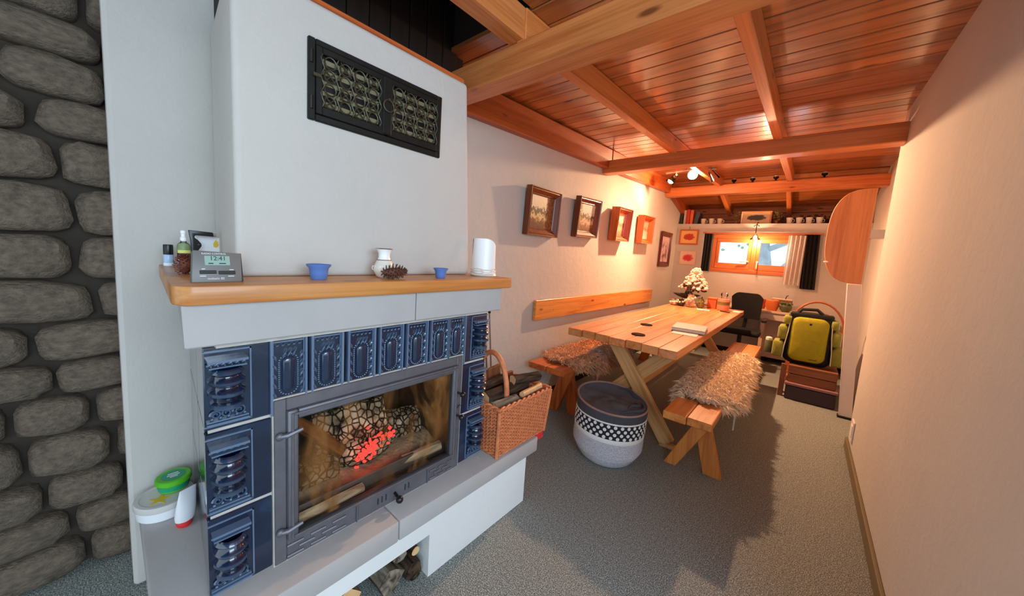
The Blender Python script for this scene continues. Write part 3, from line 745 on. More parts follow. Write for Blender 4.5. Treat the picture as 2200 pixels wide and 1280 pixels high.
kb(-.001, .0022, .000, .036, .0205, .0295).build('button', 'black', ck, bevel=.001)
Tx = Mk @ Matrix(((0, 0, 1, .0014), (1, 0, 0, 0), (0, 1, 0, 0), (0, 0, 0, 1)))
text('digits', '12:41', 'ink', ck, .0155, Tx @ T(.001, .0615, .000))
for y_, l_ in ((-.014, .010), (.010, .014)): kb(.001, .0016, y_-l_/2, y_+l_/2, .0475, .0500).build('display_segment', 'ink', ck, smooth=0)
text('lettering', 'RADIO CONTROL', 'whiteink', ck, .0062, Tx @ T(-.006, .0740, -.0006))
text('lettering', 'mobatic 82', 'whiteink', ck, .0078, Tx @ T(-.006, .0095, -.001))
for y_, z_, l_ in ((-.030, .0345, .007), (.028, .0325, .009), (-.032, .0165, .012), (.026, .0155, .013)): kb(-.0005, .0006, y_-l_/2, y_+l_/2, z_-.0009, z_+.0009).build('button_caption', 'whiteink', ck, smooth=0)
kb(-.05, -.02, -.012, .012, .012, .02).build('stand', 'black', ck)

def pinecone(name, label, loc, r, h, mat, tilt=(0, 0), seed=0):
    t = thing(name, label, 'pine cone', loc); rr = random.Random(seed); Mt = Matrix.Rotation(tilt[0], 4, 'X') @ Matrix.Rotation(tilt[1], 4, 'Y')
    MB().ball((0, 0, h*.5), (r*.55, r*.55, h*.5), 10, 8, ).build('core', mat, t, world=False)
    b = MB()
    for k in range(95):
        f = (k+.5)/95; a = k*2.39996; zz = h*(.04+.92*f); rad = r*math.sin(PI*(.12+.80*f))**.7; el = -.25+1.2*f
        d = Vector((math.cos(a)*math.cos(el), math.sin(a)*math.cos(el), math.sin(el))); s_ = d.cross(Vector((0, 0, 1))).normalized(); n_ = s_.cross(d)
        p = Vector((0, 0, zz)); tip = p+d*rad*rr.uniform(.9, 1.1); wdt = r*.22; mid = p+d*rad*.7
        b.add([mid-s_*wdt*.5, p+d*rad*.2, mid+s_*wdt*.5, tip+s_*wdt*.25, tip-s_*wdt*.25, tip+n_*wdt*.3, tip-n_*wdt*.28], [(0, 1, 2, 5), (3, 4, 5), (2, 3, 5), (0, 5, 4), (0, 6, 2, 1), (4, 3, 6), (3, 2, 6), (0, 4, 6)])
    b.build('scales', mat, t, world=False, smooth=0, kind='stuff')
    t.rotation_euler = (tilt[0], tilt[1], 0); return t
pinecone('pine_cone', 'reddish pine cone standing between the spray bottle and the clock', (-1.37, .154, ZM), .027, .054, 'cone_red', seed=1)
pinecone('pine_cone', 'wide dark brown pine cone lying in front of the small vase', (-1.125, .648, ZM+.024), .030, .094, 'cone', (-PI/2*.97, 0), 2)

bt = thing('cosmetic_bottle', 'small pale blue bottle with black cap at the mantel end', 'bottle', (-1.70, .148, ZM))
c = T(-1.70, .148, ZM) @ Matrix.Diagonal((.60, .60, .84, 1))
MB().lathe([(.022, 0), (.024, .004), (.024, .010), (.0215, .013)], 20, mat=c).build('base', 'whiteplastic', bt)
MB().lathe([(.021, .013), (.0225, .017), (.0225, .044), (.020, .048)], 20, mat=c).build('body', 'paleblue', bt)
MB().lathe([(.0215, .048), (.0225, .05), (.0225, .086), (.0205, .090), (0, .090)], 20, mat=c).build('cap', 'black', bt)
sp = thing('spray_bottle', 'clear bottle with green and yellow label and white nozzle behind the pine cone', 'bottle', (-1.60, .178, ZM))
c = T(-1.60, .178, ZM) @ Matrix.Diagonal((.64, .64, .86, 1))
MB().lathe([(.024, 0), (.027, .003), (.027, .085), (.022, .097), (.012, .104), (.012, .112)], 20, mat=c).build('body', 'clear', sp)
MB().lathe([(.0245, .002), (.0245, .035), (0, .035)], 16, mat=c).build('liquid', 'whiteplastic', sp)
MB().lathe([(.0277, .070), (.0277, .088), (.0225, .098)], 20, mat=c).build('label_top', 'labelgreen', sp)
MB().lathe([(.0278, .060), (.0278, .072)], 20, -1.2, 1.2, mat=c).build('label_stripe', 'labelyellow', sp)
MB().lathe([(.0278, .038), (.0278, .060)], 20, -1.0, 1.3, mat=c).build('label_dark', 'navy', sp)
MB().lathe([(.0135, .108), (.0135, .122), (.010, .124), (.010, .136), (.012, .138), (.011, .148), (0, .15)], 16, mat=c).build('nozzle', 'porcelain', sp)
lg = thing('gas_torch', 'black trigger torch with long flat nozzle on the mantel by the wall', 'torch', (-1.61, .22, ZM))
pg = [(.188, .131), (.254, .127), (.256, .112), (.205, .114), (.203, .106), (.212, .099), (.221, .086), (.222, .078), (.214, .064), (.204, .050), (.203, .0), (.193, .0), (.194, .06), (.193, .095)]
MB().prism([(p[0]+.004, ZM+p[1]) for p in pg], -1.618, -1.602, 'x').build('body', 'black', lg, bevel=.002, segs=2)
MB().tube([(-1.61, .257, ZM+.119), (-1.61, .268, ZM+.118)], .006, 10).build('nozzle_tip', 'steel', lg)
MB().ball((-1.601, .218, ZM+.082), (.003, .005, .005)).build('trigger_button', 'castdark', lg)
bx = thing('firelighter_box', 'white carton with a yellow flame mark behind the clock', 'box', (-1.68, .25, ZM))
MB().box(-1.71, -1.66, .218, .300, ZM, ZM+.109).build('carton', 'whiteplastic', bx, bevel=.002)
fl = [(0, 0), (.008, .004), (.012, .014), (.009, .024), (.011, .034), (.004, .030), (.002, .040), (-.006, .028), (-.010, .016), (-.008, .005)]
MB().prism([(.274+p[0]*.75, ZM+.072+p[1]*.75) for p in fl], -1.66, -1.6588, 'x').build('flame_mark', 'yellow', bx, smooth=0)
def bowl(label, y, x, s):
    t = tag(MB().lathe([(0, .002), (.020*s, 0), (.0225*s, .003*s), (.0245*s, .020*s), (.027*s, .034*s), (.033*s, .040*s), (.034*s, .044*s), (.0325*s, .045*s), (.0265*s, .038*s), (.023*s, .022*s), (.021*s, .007*s), (0, .005*s)], 28).build('votive_cup', 'blueglass', None, smooth=50, world=False), label, 'cup')
    t.location = (x, y, ZM); return t
bowl('larger blue frosted glass votive cup next to the clock', .449, -1.165, 1.07)
bowl('smaller blue frosted glass votive cup beyond the vase', .917, -1.135, .90)
vs_ = thing('vase', 'small cream vase with flared neck behind the wide pine cone', 'vase', (-1.185, .688, ZM))
MB().lathe([(.018, 0), (.026, .006), (.036, .022), (.036, .034), (.027, .052), (.0225, .058)], 24, mat=T(-1.185, .688, ZM)).build('belly', 'ceramic', vs_, smooth=50)
MB().lathe([(.0225, .058), (.0195, .066), (.020, .078), (.026, .090), (.029, .0925), (.0275, .093), (.018, .078), (.017, .062)], 24, mat=T(-1.185, .688, ZM)).build('neck', 'porcelain', vs_, smooth=50)
b = MB()
for k in range(9):
    a = k*.7-2.2
    b.tube([(-1.185+.0345*math.cos(a)+p[0], .688+.0345*math.sin(a)+p[1]*abs(math.cos(a)), ZM+.030+p[2]) for p in [(.003*math.cos(t), .007*math.cos(t), .007*math.sin(t)) for t in [i*.7 for i in range(9)]]], .0016, 5)
b.build('scrollwork', 'porcelain', vs_)
MB().tube([(-1.185+.0225*math.cos(2*PI*i/24), .688+.0225*math.sin(2*PI*i/24), ZM+.056) for i in range(24)], .0025, 6, closed=True).build('neck_band', 'lining', vs_)
MB().tube([(-1.185+.0288*math.cos(2*PI*i/24), .688+.0288*math.sin(2*PI*i/24), ZM+.0925) for i in range(24)], .0016, 6, closed=True).build('rim', 'steel', vs_)
vs_.scale = (1.05, 1.05, 1.16)
cl_ = thing('ceramic_lantern', 'white curved porcelain screen on a cream twig base at the mantel end by the wall', 'lantern', (-1.20, 1.236, ZM))
LX, LY = -1.20, 1.236
def scr(u, v, r_):
    a = -PI/4-1.35+2.6*u; zt = .166-.030*max(0, u-.55)**2/.2
    return (LX+r_*math.cos(a), LY+r_*math.sin(a), ZM+.014+v*zt)
b = MB(); b.grid(lambda u, v: scr(u, v, .060-.004*v), 20, 8); b.grid(lambda u, v: scr(u, v, .056-.004*v), 20, 8)
b.grid(lambda u, v: scr(u, 1, .056-.004*(1-v)), 20, 1)
b.build('screen', 'porcelain', cl_, smooth=60)
MB().lathe([(.0, 0), (.060, 0), (.065, .005), (.060, .013), (.0, .015)], 28, mat=T(LX, LY, ZM)).build('base', 'ceramic', cl_)
b = MB()
for k in range(5): b.tube([(LX+.0615*math.cos(a+k), LY+.0615*math.sin(a+k), ZM+.013+.005*k+.004*math.sin(4*a+k)) for a in [i*.30 for i in range(16)]], .0024, 5)
b.build('twigs', 'ceramic', cl_)
MB().box(LX-.052, LX-.046, LY-.030, LY-.024, ZM+.10, ZM+.178).build('black_backing', 'black', cl_)

# ================================================================== THINGS ON THE HEARTH
ZS = .3565
tb = thing('white_tub', 'white round plastic tub with pale lid and yellow star on the hearth by the wall', 'tub', (-1.675, .115, ZS))
c = T(-1.675, .110, ZS) @ Matrix.Diagonal((.93, .93, 1, 1))
MB().lathe([(0, 0), (.079, 0), (.083, .004), (.086, .038), (.086, .040)], 32, mat=c).build('body', 'whiteplastic', tb)
MB().lathe([(.089, .038), (.090, .040), (.090, .055), (.086, .059), (.074, .0595), (.073, .0575), (0, .0575)], 32, mat=c).build('lid', 'palelid', tb)
st = [( (.034 if i % 2 == 0 else .014)*math.cos(i*PI/5+.3), (.034 if i % 2 == 0 else .014)*math.sin(i*PI/5+.3)) for i in range(10)]
MB().prism([(-1.652+p[0], .095+p[1]) for p in st], ZS+.0575, ZS+.0585, 'z').build('star_print', 'yellow', tb, smooth=0)
gt = thing('green_tub', 'bright green plastic tub stacked on the white tub', 'tub', (-1.70, .148, ZS+.06))
c = T(-1.70, .137, ZS+.0600)
MB().lathe([(0, 0), (.040, 0), (.043, .003), (.047, .033)], 28, mat=c).build('body', 'green', gt)
MB().lathe([(.0445, .008), (.047, .026)], 28, mat=c).build('label_band', 'teal', gt)
MB().lathe([(.050, .030), (.052, .032), (.052, .046), (.048, .049), (0, .049)], 28, mat=c).build('lid', 'green', gt)
MB().lathe([(0, .0495), (.034, .0495), (.035, .0497)], 24, mat=c).build('lid_label', 'teal', gt)
for k, (l_, dx) in enumerate(((.030, -.012), (.036, 0), (.022, .011))): MB().box(-1.70+dx-.003, -1.70+dx+.003, .137-l_/2, .137+l_/2, ZS+.1096, ZS+.1101).build('lid_print', 'whiteink', gt, smooth=0)
wb = thing('cleaner_bottle', 'white squeeze bottle upside down on its red cap beside the tubs', 'bottle', (-1.545, .160, ZS))
Mw = T(-1.545, .147, ZS)
MB().lathe([(0, 0), (.028, 0), (.030, .003), (.030, .013), (.027, .016)], 20, sy=.75, mat=Mw).build('cap', 'red', wb)
b = MB(); vsx = []
prof = [(.028, .75, .016), (.031, .75, .03), (.031, .7, .055), (.030, .5, .085), (.028, .22, .115), (.027, .06, .128)]
Ml = T(-1.545, .147, ZS) @ Rx(math.radians(-6)) @ Rz(.5)
n = 20
for r_, fl_, zz in prof:
    for k in range(n): vsx.append((r_*math.cos(2*PI*k/n)*fl_, r_*math.sin(2*PI*k/n), zz))
fs = [(i*n+k, i*n+(k+1) % n, (i+1)*n+(k+1) % n, (i+1)*n+k) for i in range(len(prof)-1) for k in range(n)]+[tuple((len(prof)-1)*n+k for k in range(n))]
b.add(vsx, fs, Ml); b.build('tube', 'whiteplastic', wb, smooth=50)

# wicker basket with firewood
bk = thing('wicker_basket', 'rectangular willow basket of firewood on the hearth end', 'basket', (-1.17, 1.455, ZS))
bx0, bx1, by0, by1, bh = -1.295, -1.050, 1.250, 1.655, .245
def bper(t, f, out=0):   # point on the basket perimeter, t in 0..1, f height 0..1
    fl = .018*f+out; x0, x1, y0, y1 = bx0-fl, bx1+fl, by0-fl, by1+fl
    a, b_ = x1-x0, y1-y0; P_ = 2*(a+b_); d = (t % 1)*P_
    if d < b_: return Vector((x1, y0+d, ZS+.006+f*bh))
    d -= b_
    if d < a: return Vector((x1-d, y1, ZS+.006+f*bh))
    d -= a
    if d < b_: return Vector((x0, y1-d, ZS+.006+f*bh))
    d -= b_
    return Vector((x0+d, y0, ZS+.006+f*bh))
stakes = 58; wv = MB()
for r_ in range(26):
    f = (r_+.5)/26
    wv.tube([bper(i/(2*stakes), f, .0042*math.cos(PI*i/2+PI*(r_ % 2)) if i % 2 == 0 else 0) for i in range(2*stakes)], .0040, 4, closed=True)
wv.build('weave', 'wicker', bk, smooth=60, kind='stuff')
sk = MB()
for i in range(stakes): sk.tube([bper((i)/stakes, 0), bper((i)/stakes, 1.02)], .0032, 4)
sk.build('stakes', 'wicker', bk, smooth=60, kind='stuff')
for q in range(4):
    cpts = [(bx1, by0), (bx1, by1), (bx0, by1), (bx0, by0)][q]
    sx, sy = (1 if cpts[0] == bx1 else -1), (1 if cpts[1] == by1 else -1)
    MB().tube([(cpts[0]+sx*.002, cpts[1]+sy*.002, ZS+.002), (cpts[0]+sx*.020, cpts[1]+sy*.020, ZS+bh+.008)], .0095, 8).build('corner_post', 'wicker', bk)
b = MB()
for k in range(2):
    b.tube([bper(i/120, 1.0, .006*math.cos(i*.9+PI*k))+Vector((0, 0, .010+.006*math.sin(i*.9+PI*k))) for i in range(120)], .0062, 6, closed=True)
b.build('braided_rim', 'wicker', bk, smooth=60)
b = MB()
for k in range(2): b.tube([bper(i/120, 0.0, .005*math.cos(i*.9+PI*k))+Vector((0, 0, .004+.004*math.sin(i*.9+PI*k))) for i in range(120)], .005, 6, closed=True)
b.build('braided_foot', 'wicker', bk, smooth=60)
MB().box(bx0, bx1, by0, by1, ZS+.004, ZS+.012).build('bottom', 'wickerdark', bk, smooth=0)
MB().tube([(-1.335, 1.385, ZS+.20)]+[(-1.235-.115*math.cos(a), 1.385, ZS+.25+.225*math.sin(a)) for a in [PI*i/16 for i in range(17)]]+[(-1.115, 1.385, ZS+.20)], .0145, 9).build('handle', 'wicker', bk, smooth=60)
gl = 'firewood in the wicker basket'
zt = ZS+bh-.012
for i, (lab, p0, p1, r_, mt_, em_) in enumerate((
    ('dark split log along the fireplace side of the wicker basket', (-1.262, 1.27, zt+.02), (-1.24, 1.52, zt+.05), .042, 'bark', 'bark'),
    ('dark-barked log sloping over the middle of the wicker basket', (-1.172, 1.27, zt+.028), (-1.15, 1.58, zt+.038), .038, 'bark', 'logend'),
    ('grey-brown log with cut end at the near corner of the wicker basket', (-1.11, 1.27, zt+.00), (-1.09, 1.43, zt+.005), .036, 'barkgrey', 'logend'),
    ('short pale stick resting across the basket rim', (-1.075, 1.46, zt+.032), (-1.085, 1.645, zt+.035), .016, 'logend', 'logend'),
    ('brown log with pale sawn end at the far corner of the wicker basket', (-1.155, 1.47, zt+.088), (-1.115, 1.66, zt+.080), .030, 'bark', 'logend'),
    ('small grey log half sunk below the basket rim', (-1.10, 1.42, zt-.01), (-1.09, 1.55, zt-.005), .026, 'barkgrey', 'logend'),
    ('thick log lying low inside the wicker basket', (-1.20, 1.30, zt-.105), (-1.18, 1.62, zt-.10), .06, 'bark', 'logend'))):
    log('firewood_log', lab, p0, p1, r_, mt_, em_, gl, 40+i, split=(i in (0,)))
for i, (y, h_, lab) in enumerate(((1.49, .16, 'upright offcut of brown plank behind the basket handle'), (1.585, .10, 'lower offcut of brown plank behind the basket logs'))):
    o = tag(MB().box(-1.305+.01*i, -1.285+.01*i, y-.055, y+.045, zt-.04, zt+h_-.03).build('plank_offcut', 'crate', None, bevel=.002, origin=(-1.29, y, zt-.04)), lab, 'wood')
    o.rotation_euler = (.12-.1*i, .0, 0)
o = MB().ball((-1.12, 1.285, zt+.022), (.03, .02, .007), 10, 6).build('moss_rag', plain('verdigris_cloth', S(52, 120, 96), .9), None, origin=(-1.12, 1.285, zt+.015)); tag(o, 'small teal scrap tucked between the basket logs', 'cloth')
rc = thing('red_dustpan', 'red plastic tray end sticking out from under the basket', 'tray', (-1.10, 1.56, ZS-.03))
MB().box(-1.20, -1.045, 1.583, 1.655, ZS-.036, ZS-.030).box(-1.051, -1.045, 1.583, 1.655, ZS-.030, ZS+.002).box(-1.20, -1.045, 1.649, 1.655, ZS-.030, ZS+.002).build('tray', 'red', rc, bevel=.002)
MB().tube([(-1.12, 1.655, ZS-.018), (-1.12, 1.675, ZS-.018)], .010, 8).build('grip', 'red', rc)
for k, (y0, nm, lab) in enumerate(((1.70, 'fire_poker', 'thin steel poker leaning on the wall behind the tiled corner'), (1.735, 'fire_tongs', 'steel tongs rod leaning on the wall next to the poker'))):
    t = thing(nm, lab, 'tool', (-1.49, y0, 0))
    MB().tube([(-1.49, y0, 0), (-1.52+.01*k, y0-.10, .98)], .0055, 8).build('rod', 'steel', t)
    MB().tube([(-1.52+.01*k, y0-.10, .98), (-1.525+.01*k, y0-.107, 1.05)], .009, 8).build('grip', 'blackiron', t)

# ================================================================== LEFT WALL
def painting_mat(name, kind):
    m, nt, b = base_mat(name, .45, 0, .4)
    tc = N(nt, 'ShaderNodeTexCoord'); sx = N(nt, 'ShaderNodeSeparateXYZ'); nt.links.new(tc.outputs['Generated'], sx.inputs[0])
    mp = N(nt, 'ShaderNodeMapping'); mp.inputs['Scale'].default_value = (1, 3.2, 2.4); nt.links.new(tc.outputs['Generated'], mp.inputs[0]); v = mp.outputs[0]
    z_, y_ = sx.outputs[2], sx.outputs[1]
    def madd(a, k, c):
        q = N(nt, 'ShaderNodeMath', operation='MULTIPLY_ADD'); nt.links.new(a, q.inputs[0]); q.inputs[1].default_value = k
        if hasattr(c, 'links'): nt.links.new(c, q.inputs[2])
        else: q.inputs[2].default_value = c
        return q.outputs[0]
    sky, hill, mid, ground, water = kind['sky'], kind['hill'], kind['mid'], kind['ground'], kind['water']
    n1 = noise(nt, v, 3.4, 9, .6, .65); n2 = noise(nt, v, 5, 7, .3)
    c = ramp(nt, madd(n1, .7, madd(z_, 1.0, -.35)), [(.12, ground), (.26, mid), (.36, mul(water, 1.15)), (.42, water), (.47, hill), (.60, mul(hill, .8)), (.66, mul(sky, 1.25)), (1, mul(sky, 1.3))])
    # tree mass on one side
    tm = madd(n2, .55, madd(y_, kind['side'], kind['off']))
    c = mix(nt, ramp(nt, tm, [(.52, (0, 0, 0, 1)), (.60, (1, 1, 1, 1))]), c, ramp(nt, n2, [(.35, mul(hill, .5)), (.6, kind['leaf'])]))
    nt.links.new(c, b.inputs['Base Color']); bump(nt, b, n2, .3, .004); return m
PK = [dict(sky=S(186, 178, 152), hill=S(74, 64, 34), mid=S(116, 72, 32), ground=S(84, 38, 18), water=S(196, 172, 122), side=.9, off=-.35, leaf=S(150, 88, 52)),
      dict(sky=S(190, 182, 176), hill=S(96, 84, 44), mid=S(140, 112, 52), ground=S(112, 70, 40), water=S(196, 160, 140), side=-.8, off=.42, leaf=S(150, 128, 52)),
      dict(sky=S(236, 200, 160), hill=S(150, 124, 92), mid=S(226, 150, 110), ground=S(214, 120, 84), water=S(214, 160, 124), side=.8, off=-.55, leaf=S(150, 70, 36)),
      dict(sky=S(216, 140, 108), hill=S(150, 110, 84), mid=S(226, 176, 146), ground=S(226, 190, 172), water=S(200, 160, 140), side=.8, off=-.5, leaf=S(170, 72, 34))]
def framed(name, label, y0, y1, z0, z1, fmat, pmat, depth=.045, fw=.07, tilt=0, roll=0, bw=.6, group=None, rim=None):
    """picture hung on the left wall; tilt leans its top off the wall"""
    cy, cz = (y0+y1)/2, (z0+z1)/2; w_, h_ = (y1-y0), (z1-z0)
    t = thing(name, label, 'picture', (XW+.004, cy, z0), 0, group)
    Mx = T(XW+.004+math.sin(tilt)*h_/2, cy, cz) @ Matrix.Rotation(roll, 4, 'X') @ Ry(tilt)
    hw, hh = w_/2, h_/2
    for k in range(4):       # mitred moulding, deep outer lip sloping in to the canvas
        crn = [(-hw, -hh), (hw, -hh), (hw, hh), (-hw, hh)]; a, c2 = crn[k], crn[(k+1) % 4]
        prof = [(0, 0), (0, depth), (.12, depth), (.2, depth*.86), (.35, depth*.9), (.8, depth*.42), (.9, depth*.46), (1, depth*.34), (1, 0)]
        vs = []
        for s_, x in prof:
            f = s_*fw
            ia = (a[0]+f*(1 if a[0] < 0 else -1), a[1]+f*(1 if a[1] < 0 else -1)); ib = (c2[0]+f*(1 if c2[0] < 0 else -1), c2[1]+f*(1 if c2[1] < 0 else -1))
            vs += [(x, ia[0], ia[1]), (x, ib[0], ib[1])]
        n = len(prof); fs = [(2*i, 2*i+1, 2*((i+1) % n)+1, 2*((i+1) % n)) for i in range(n)]+[tuple(2*i for i in range(n)), tuple(2*i+1 for i in range(n-1, -1, -1))]
        MB().add(vs, fs, Mx).build('frame_moulding', fmat, t, smooth=25)
    MB().box(depth*.2, depth*.3, -hw+fw*.95, hw-fw*.95, -hh+fw*.95, hh-fw*.95, Mx).build('canvas', pmat, t, smooth=0)
    return t
framed('framed_painting', 'brown framed landscape with lake and birch trees, hung nearest the chimney', 2.28, 2.735, 1.535, 1.93, 'frame_brown', painting_mat('landscape_birches', PK[0]), .055, .062, .05)
framed('framed_painting', 'brown framed painting of yellow trees under a pale sky, second from the chimney', 3.05, 3.50, 1.58, 1.972, 'frame_brown', painting_mat('landscape_yellow_trees', PK[1]), .06, .062, .09, .03)
framed('framed_painting', 'orange framed pale landscape casting a square shadow, third from the chimney', 3.89, 4.28, 1.595, 1.98, 'frame_orange', painting_mat('landscape_pale', PK[2]), .10, .062, .07, .02)
framed('framed_painting', 'orange framed deep picture with white figure, fourth from the chimney', 4.74, 5.16, 1.615, 1.985, 'frame_orange', painting_mat('landscape_white', PK[3]), .09, .062, .04, .02)
def bird_mat():
    m, nt, b = base_mat('embroidered_print', .6); v = coords(nt, (1, 5, 5), rnd=False)
    c = ramp(nt, noise(nt, v, 1.6, 5), [(.36, S(96, 66, 70)), (.46, S(196, 158, 162)), (.6, S(214, 186, 190))]); nt.links.new(c, b.inputs['Base Color']); return m
framed('framed_print', 'tall dark red framed print with mauve paper near the corner', 5.77, 6.28, 1.305, 1.855, 'frame_dark', bird_mat(), .03, .075, .02)
# backrest board
rl = thing('backrest_board', 'long knotty pine board fixed to the wall behind the bench', 'board', (XW, 4.04, .78))
beam('board', 'pine', rl, (XW+.021, 2.51, .878), (XW+.021, 5.58, .858), .032, .182, (0, 0, 1), .003)
for y_ in (2.8, 4.0, 5.2): MB().tube([(XW+.036, y_, .865), (XW+.039, y_, .865)], .006, 8).build('screw', 'steel', rl)

# ================================================================== TABLE, BENCHES
TX0, TX1, TY0, TY1, TZ = -1.41, -.575, 2.46, 5.60, .80
tbl = thing('trestle_table', 'long pine plank table with crossed legs', 'table', ((TX0+TX1)/2, 4.0, 0))
pw = (TX1-TX0)/7
for k in range(7):
    x = TX0+(k+.5)*pw
    beam('tabletop_plank', 'table', tbl, (x, TY0+.012*((k*5) % 3-1)+.006*(6-k), TZ-.029), (x, TY1, TZ-.029), pw-.002, .058, (0, 0, 1), .004)
for yl in (2.74, 5.22):
    beam('leg', 'legw', tbl, (-.640, yl, -.0+.035), (-1.13, yl, .742), .045, .105, (1, 0, .69), .004)
    beam('leg', 'legw', tbl, (-1.36, yl+.047, .035), (-.66, yl+.047, .742), .045, .105, (-1, 0, .69), .004)
    beam('cross_batten', 'legw', tbl, (-1.36, yl+.023, .718), (-.62, yl+.023, .718), .09, .045, (0, 0, 1), .004)
beam('stretcher', 'legw', tbl, (-.945, 2.80, .385), (-.945, 5.2, .385), .045, .09, (0, 0, 1), .004)
# feet trimmed flat on the floor are hidden by the leg ends; small pads carry them
for yl in (2.74, 5.22):
    MB().box(-.69, -.585, yl-.0225, yl+.0225, 0, .03).build('foot', 'legw', tbl, bevel=.003)
    MB().box(-1.41, -1.31, yl+.025, yl+.07, 0, .03).build('foot', 'legw', tbl, bevel=.003)
def bench(name, label, x0, x1, y0, y1, zt, mat, group=None, sw=1):
    t = thing(name, label, 'bench', ((x0+x1)/2, (y0+y1)/2, 0)); pw = (x1-x0)/2
    for k in range(2): beam('seat_plank', mat, t, (x0+(k+.5)*pw, y0+.008*k, zt-.0245), (x0+(k+.5)*pw, y1, zt-.0245), pw-.004, .049, (0, 0, 1), .004)
    return t
b2 = bench('bench', 'pine bench along the open side of the table with pale sheepskin', -.578, -.308, 2.275, 5.08, .46, 'bench')
for yl in (2.545, 4.82):
    for pts in ([(-.600, 0), (-.522, 0), (-.318, .409), (-.412, .409)],):
        MB().prism([(p[0], p[1]) for p in pts], yl-.022, yl+.022, 'y').build('leg', 'bench', b2, bevel=.003)
    MB().prism([(-.368, 0), (-.262, 0), (-.345, .30), (-.372, .409), (-.47, .409)], yl+.024, yl+.066, 'y').build('leg', 'bench', b2, bevel=.003)
beam('stretcher', 'bench', b2, (-.435, 2.56, .385), (-.435, 4.83, .385), .04, .05, (0, 0, 1), .003)
b1_ = bench('bench', 'darker pine bench between the table and the wall', -1.70, -1.355, 2.37, 5.15, .462, 'darkbench')
for yl in (2.63, 4.9):
    MB().prism([(-1.64, 0), (-1.53, 0), (-1.385, .411), (-1.50, .411)], yl-.022, yl+.022, 'y').build('leg', 'darkbench', b1_, bevel=.003)
    MB().prism([(-1.445, 0), (-1.345, 0), (-1.44, .411), (-1.55, .411)], yl+.024, yl+.066, 'y').build('leg', 'darkbench', b1_, bevel=.003)

def sheepskin(name, label, cx, hw, y0, y1, zt, drop_l, drop_r, mat, seed, length, n, tails=()):
    """skin laid over a bench: hw half bench width; drops hang past either side"""
    rr = random.Random(seed); t = thing(name, label, 'sheepskin', (cx, (y0+y1)/2, zt))
    ph = [rr.uniform(0, 6) for _ in range(6)]
    def pt(u, v, off=0.0):
        y = y0+(y1-y0)*u
        edge = math.sin(PI*min(1, max(0, u)))**.35
        dl = drop_l*(edge*(.75+.25*math.sin(7*u+ph[0]))); dr_ = drop_r*(edge*(.72+.28*math.sin(6*u+ph[1])))
        wl, wr = hw*(.45+.55*edge) if u < .08 or u > .92 else hw, hw*(.45+.55*edge) if u < .08 or u > .92 else hw
        s_ = -(wl+dl)+(wl+dl+wr+dr_)*v
        b_ = .016+off
        if s_ < -wl: x = cx-wl-.02-.01*math.sin(5*u+ph[2])-off; z = zt+.012-(-wl-s_)
        elif s_ > wr: x = cx+wr+.02+.018*math.sin(5*u+ph[3])+off; z = zt+.012-(s_-wr)
        else: x = cx+s_; z = zt+.018+off+.008*math.sin(11*u+ph[4])*math.sin(9*v)
        y += .025*math.sin(8*v+ph[5])*(1 if u > .5 else -1)
        return Vector((x, y, z))
    b = MB(); b.grid(lambda u, v: pt(u, v, .0), 28, 26); b.grid(lambda u, v: pt(u, v, -.012), 28, 26)
    b.build('hide', mat, t, smooth=60)
    f = MB(); vs = []; fs = []
    for k in range(n):
        u, v = rr.random(), rr.random(); p = pt(u, v)
        nrm = (pt(min(1, u+.02), v)-pt(max(0, u-.02), v)).cross(pt(u, min(1, v+.02))-pt(u, max(0, v-.02)))
        if nrm.length < 1e-9: continue
        nrm.normalize()
        if (nrm.z < 0 and abs(nrm.z) > .5) or (abs(nrm.z) <= .5 and nrm.x*(p.x-cx) < 0): nrm = -nrm
        L = length*rr.uniform(.6, 1.25); d = Vector((rr.gauss(0, .5)+(.5 if p.x > cx else -.5)*.8, rr.gauss(-.2, .5), rr.gauss(-.25, .3)))
        a = p; m_ = p+nrm*L*.55+d*L*.25; e_ = p+nrm*L*.6+d*L*.8+Vector((0, 0, -L*.25))
        s_ = Vector((rr.gauss(0, 1), rr.gauss(0, 1), rr.gauss(0, 1))).cross(e_-a); s_ = s_.normalized()*rr.uniform(.0022, .0042)
        o = len(vs); vs += [a-s_, a+s_, m_+s_*1.1, m_-s_*1.1, e_]; fs += [(o, o+1, o+2, o+3), (o+3, o+2, o+4)]
    f.add(vs, fs); f.build('wool', mat, t, smooth=80, kind='stuff')
    for (u, v, l, wd, nm, mm) in tails:
        p = pt(u, v); sg = 1 if p.x > cx else -1
        MB().hexa([(p.x-.004, p.y-wd*.6, p.z-l), (p.x+.004, p.y-wd*.6, p.z-l), (p.x+.004, p.y+wd*.6, p.z-l), (p.x-.004, p.y+wd*.6, p.z-l)],
                  [(p.x-.005, p.y-wd, p.z+.03), (p.x+.005, p.y-wd, p.z+.03), (p.x+.005, p.y+wd, p.z+.03), (p.x-.005, p.y+wd, p.z+.03)]).build(nm, mm, t, bevel=.003)
    return t
sheepskin('sheepskin', 'shaggy cream sheepskin draped over the open-side bench', -.443, .15, 2.60, 4.25, .46, .15, .16, 'wool_cream', 1, .048, 20000, ((.10, .96, .16, .022, 'leg_flap', 'hide'),))
sheepskin('sheepskin', 'tan short-wool sheepskin lying on the wall-side bench', -1.52, .165, 2.52, 3.9, .462, .02, .14, 'wool_tan', 2, .042, 17000, ((.28, .97, .12, .02, 'leg_flap', 'wool_tan'),))
sheepskin('sheepskin', 'greyish sheepskin hanging over the inner edge of the wall-side bench', -1.40, .06, 2.98, 3.65, .475, .0, .22, 'wool_grey', 3, .04, 7000, ((.35, .97, .06, .05, 'head_flap', 'hide'),))

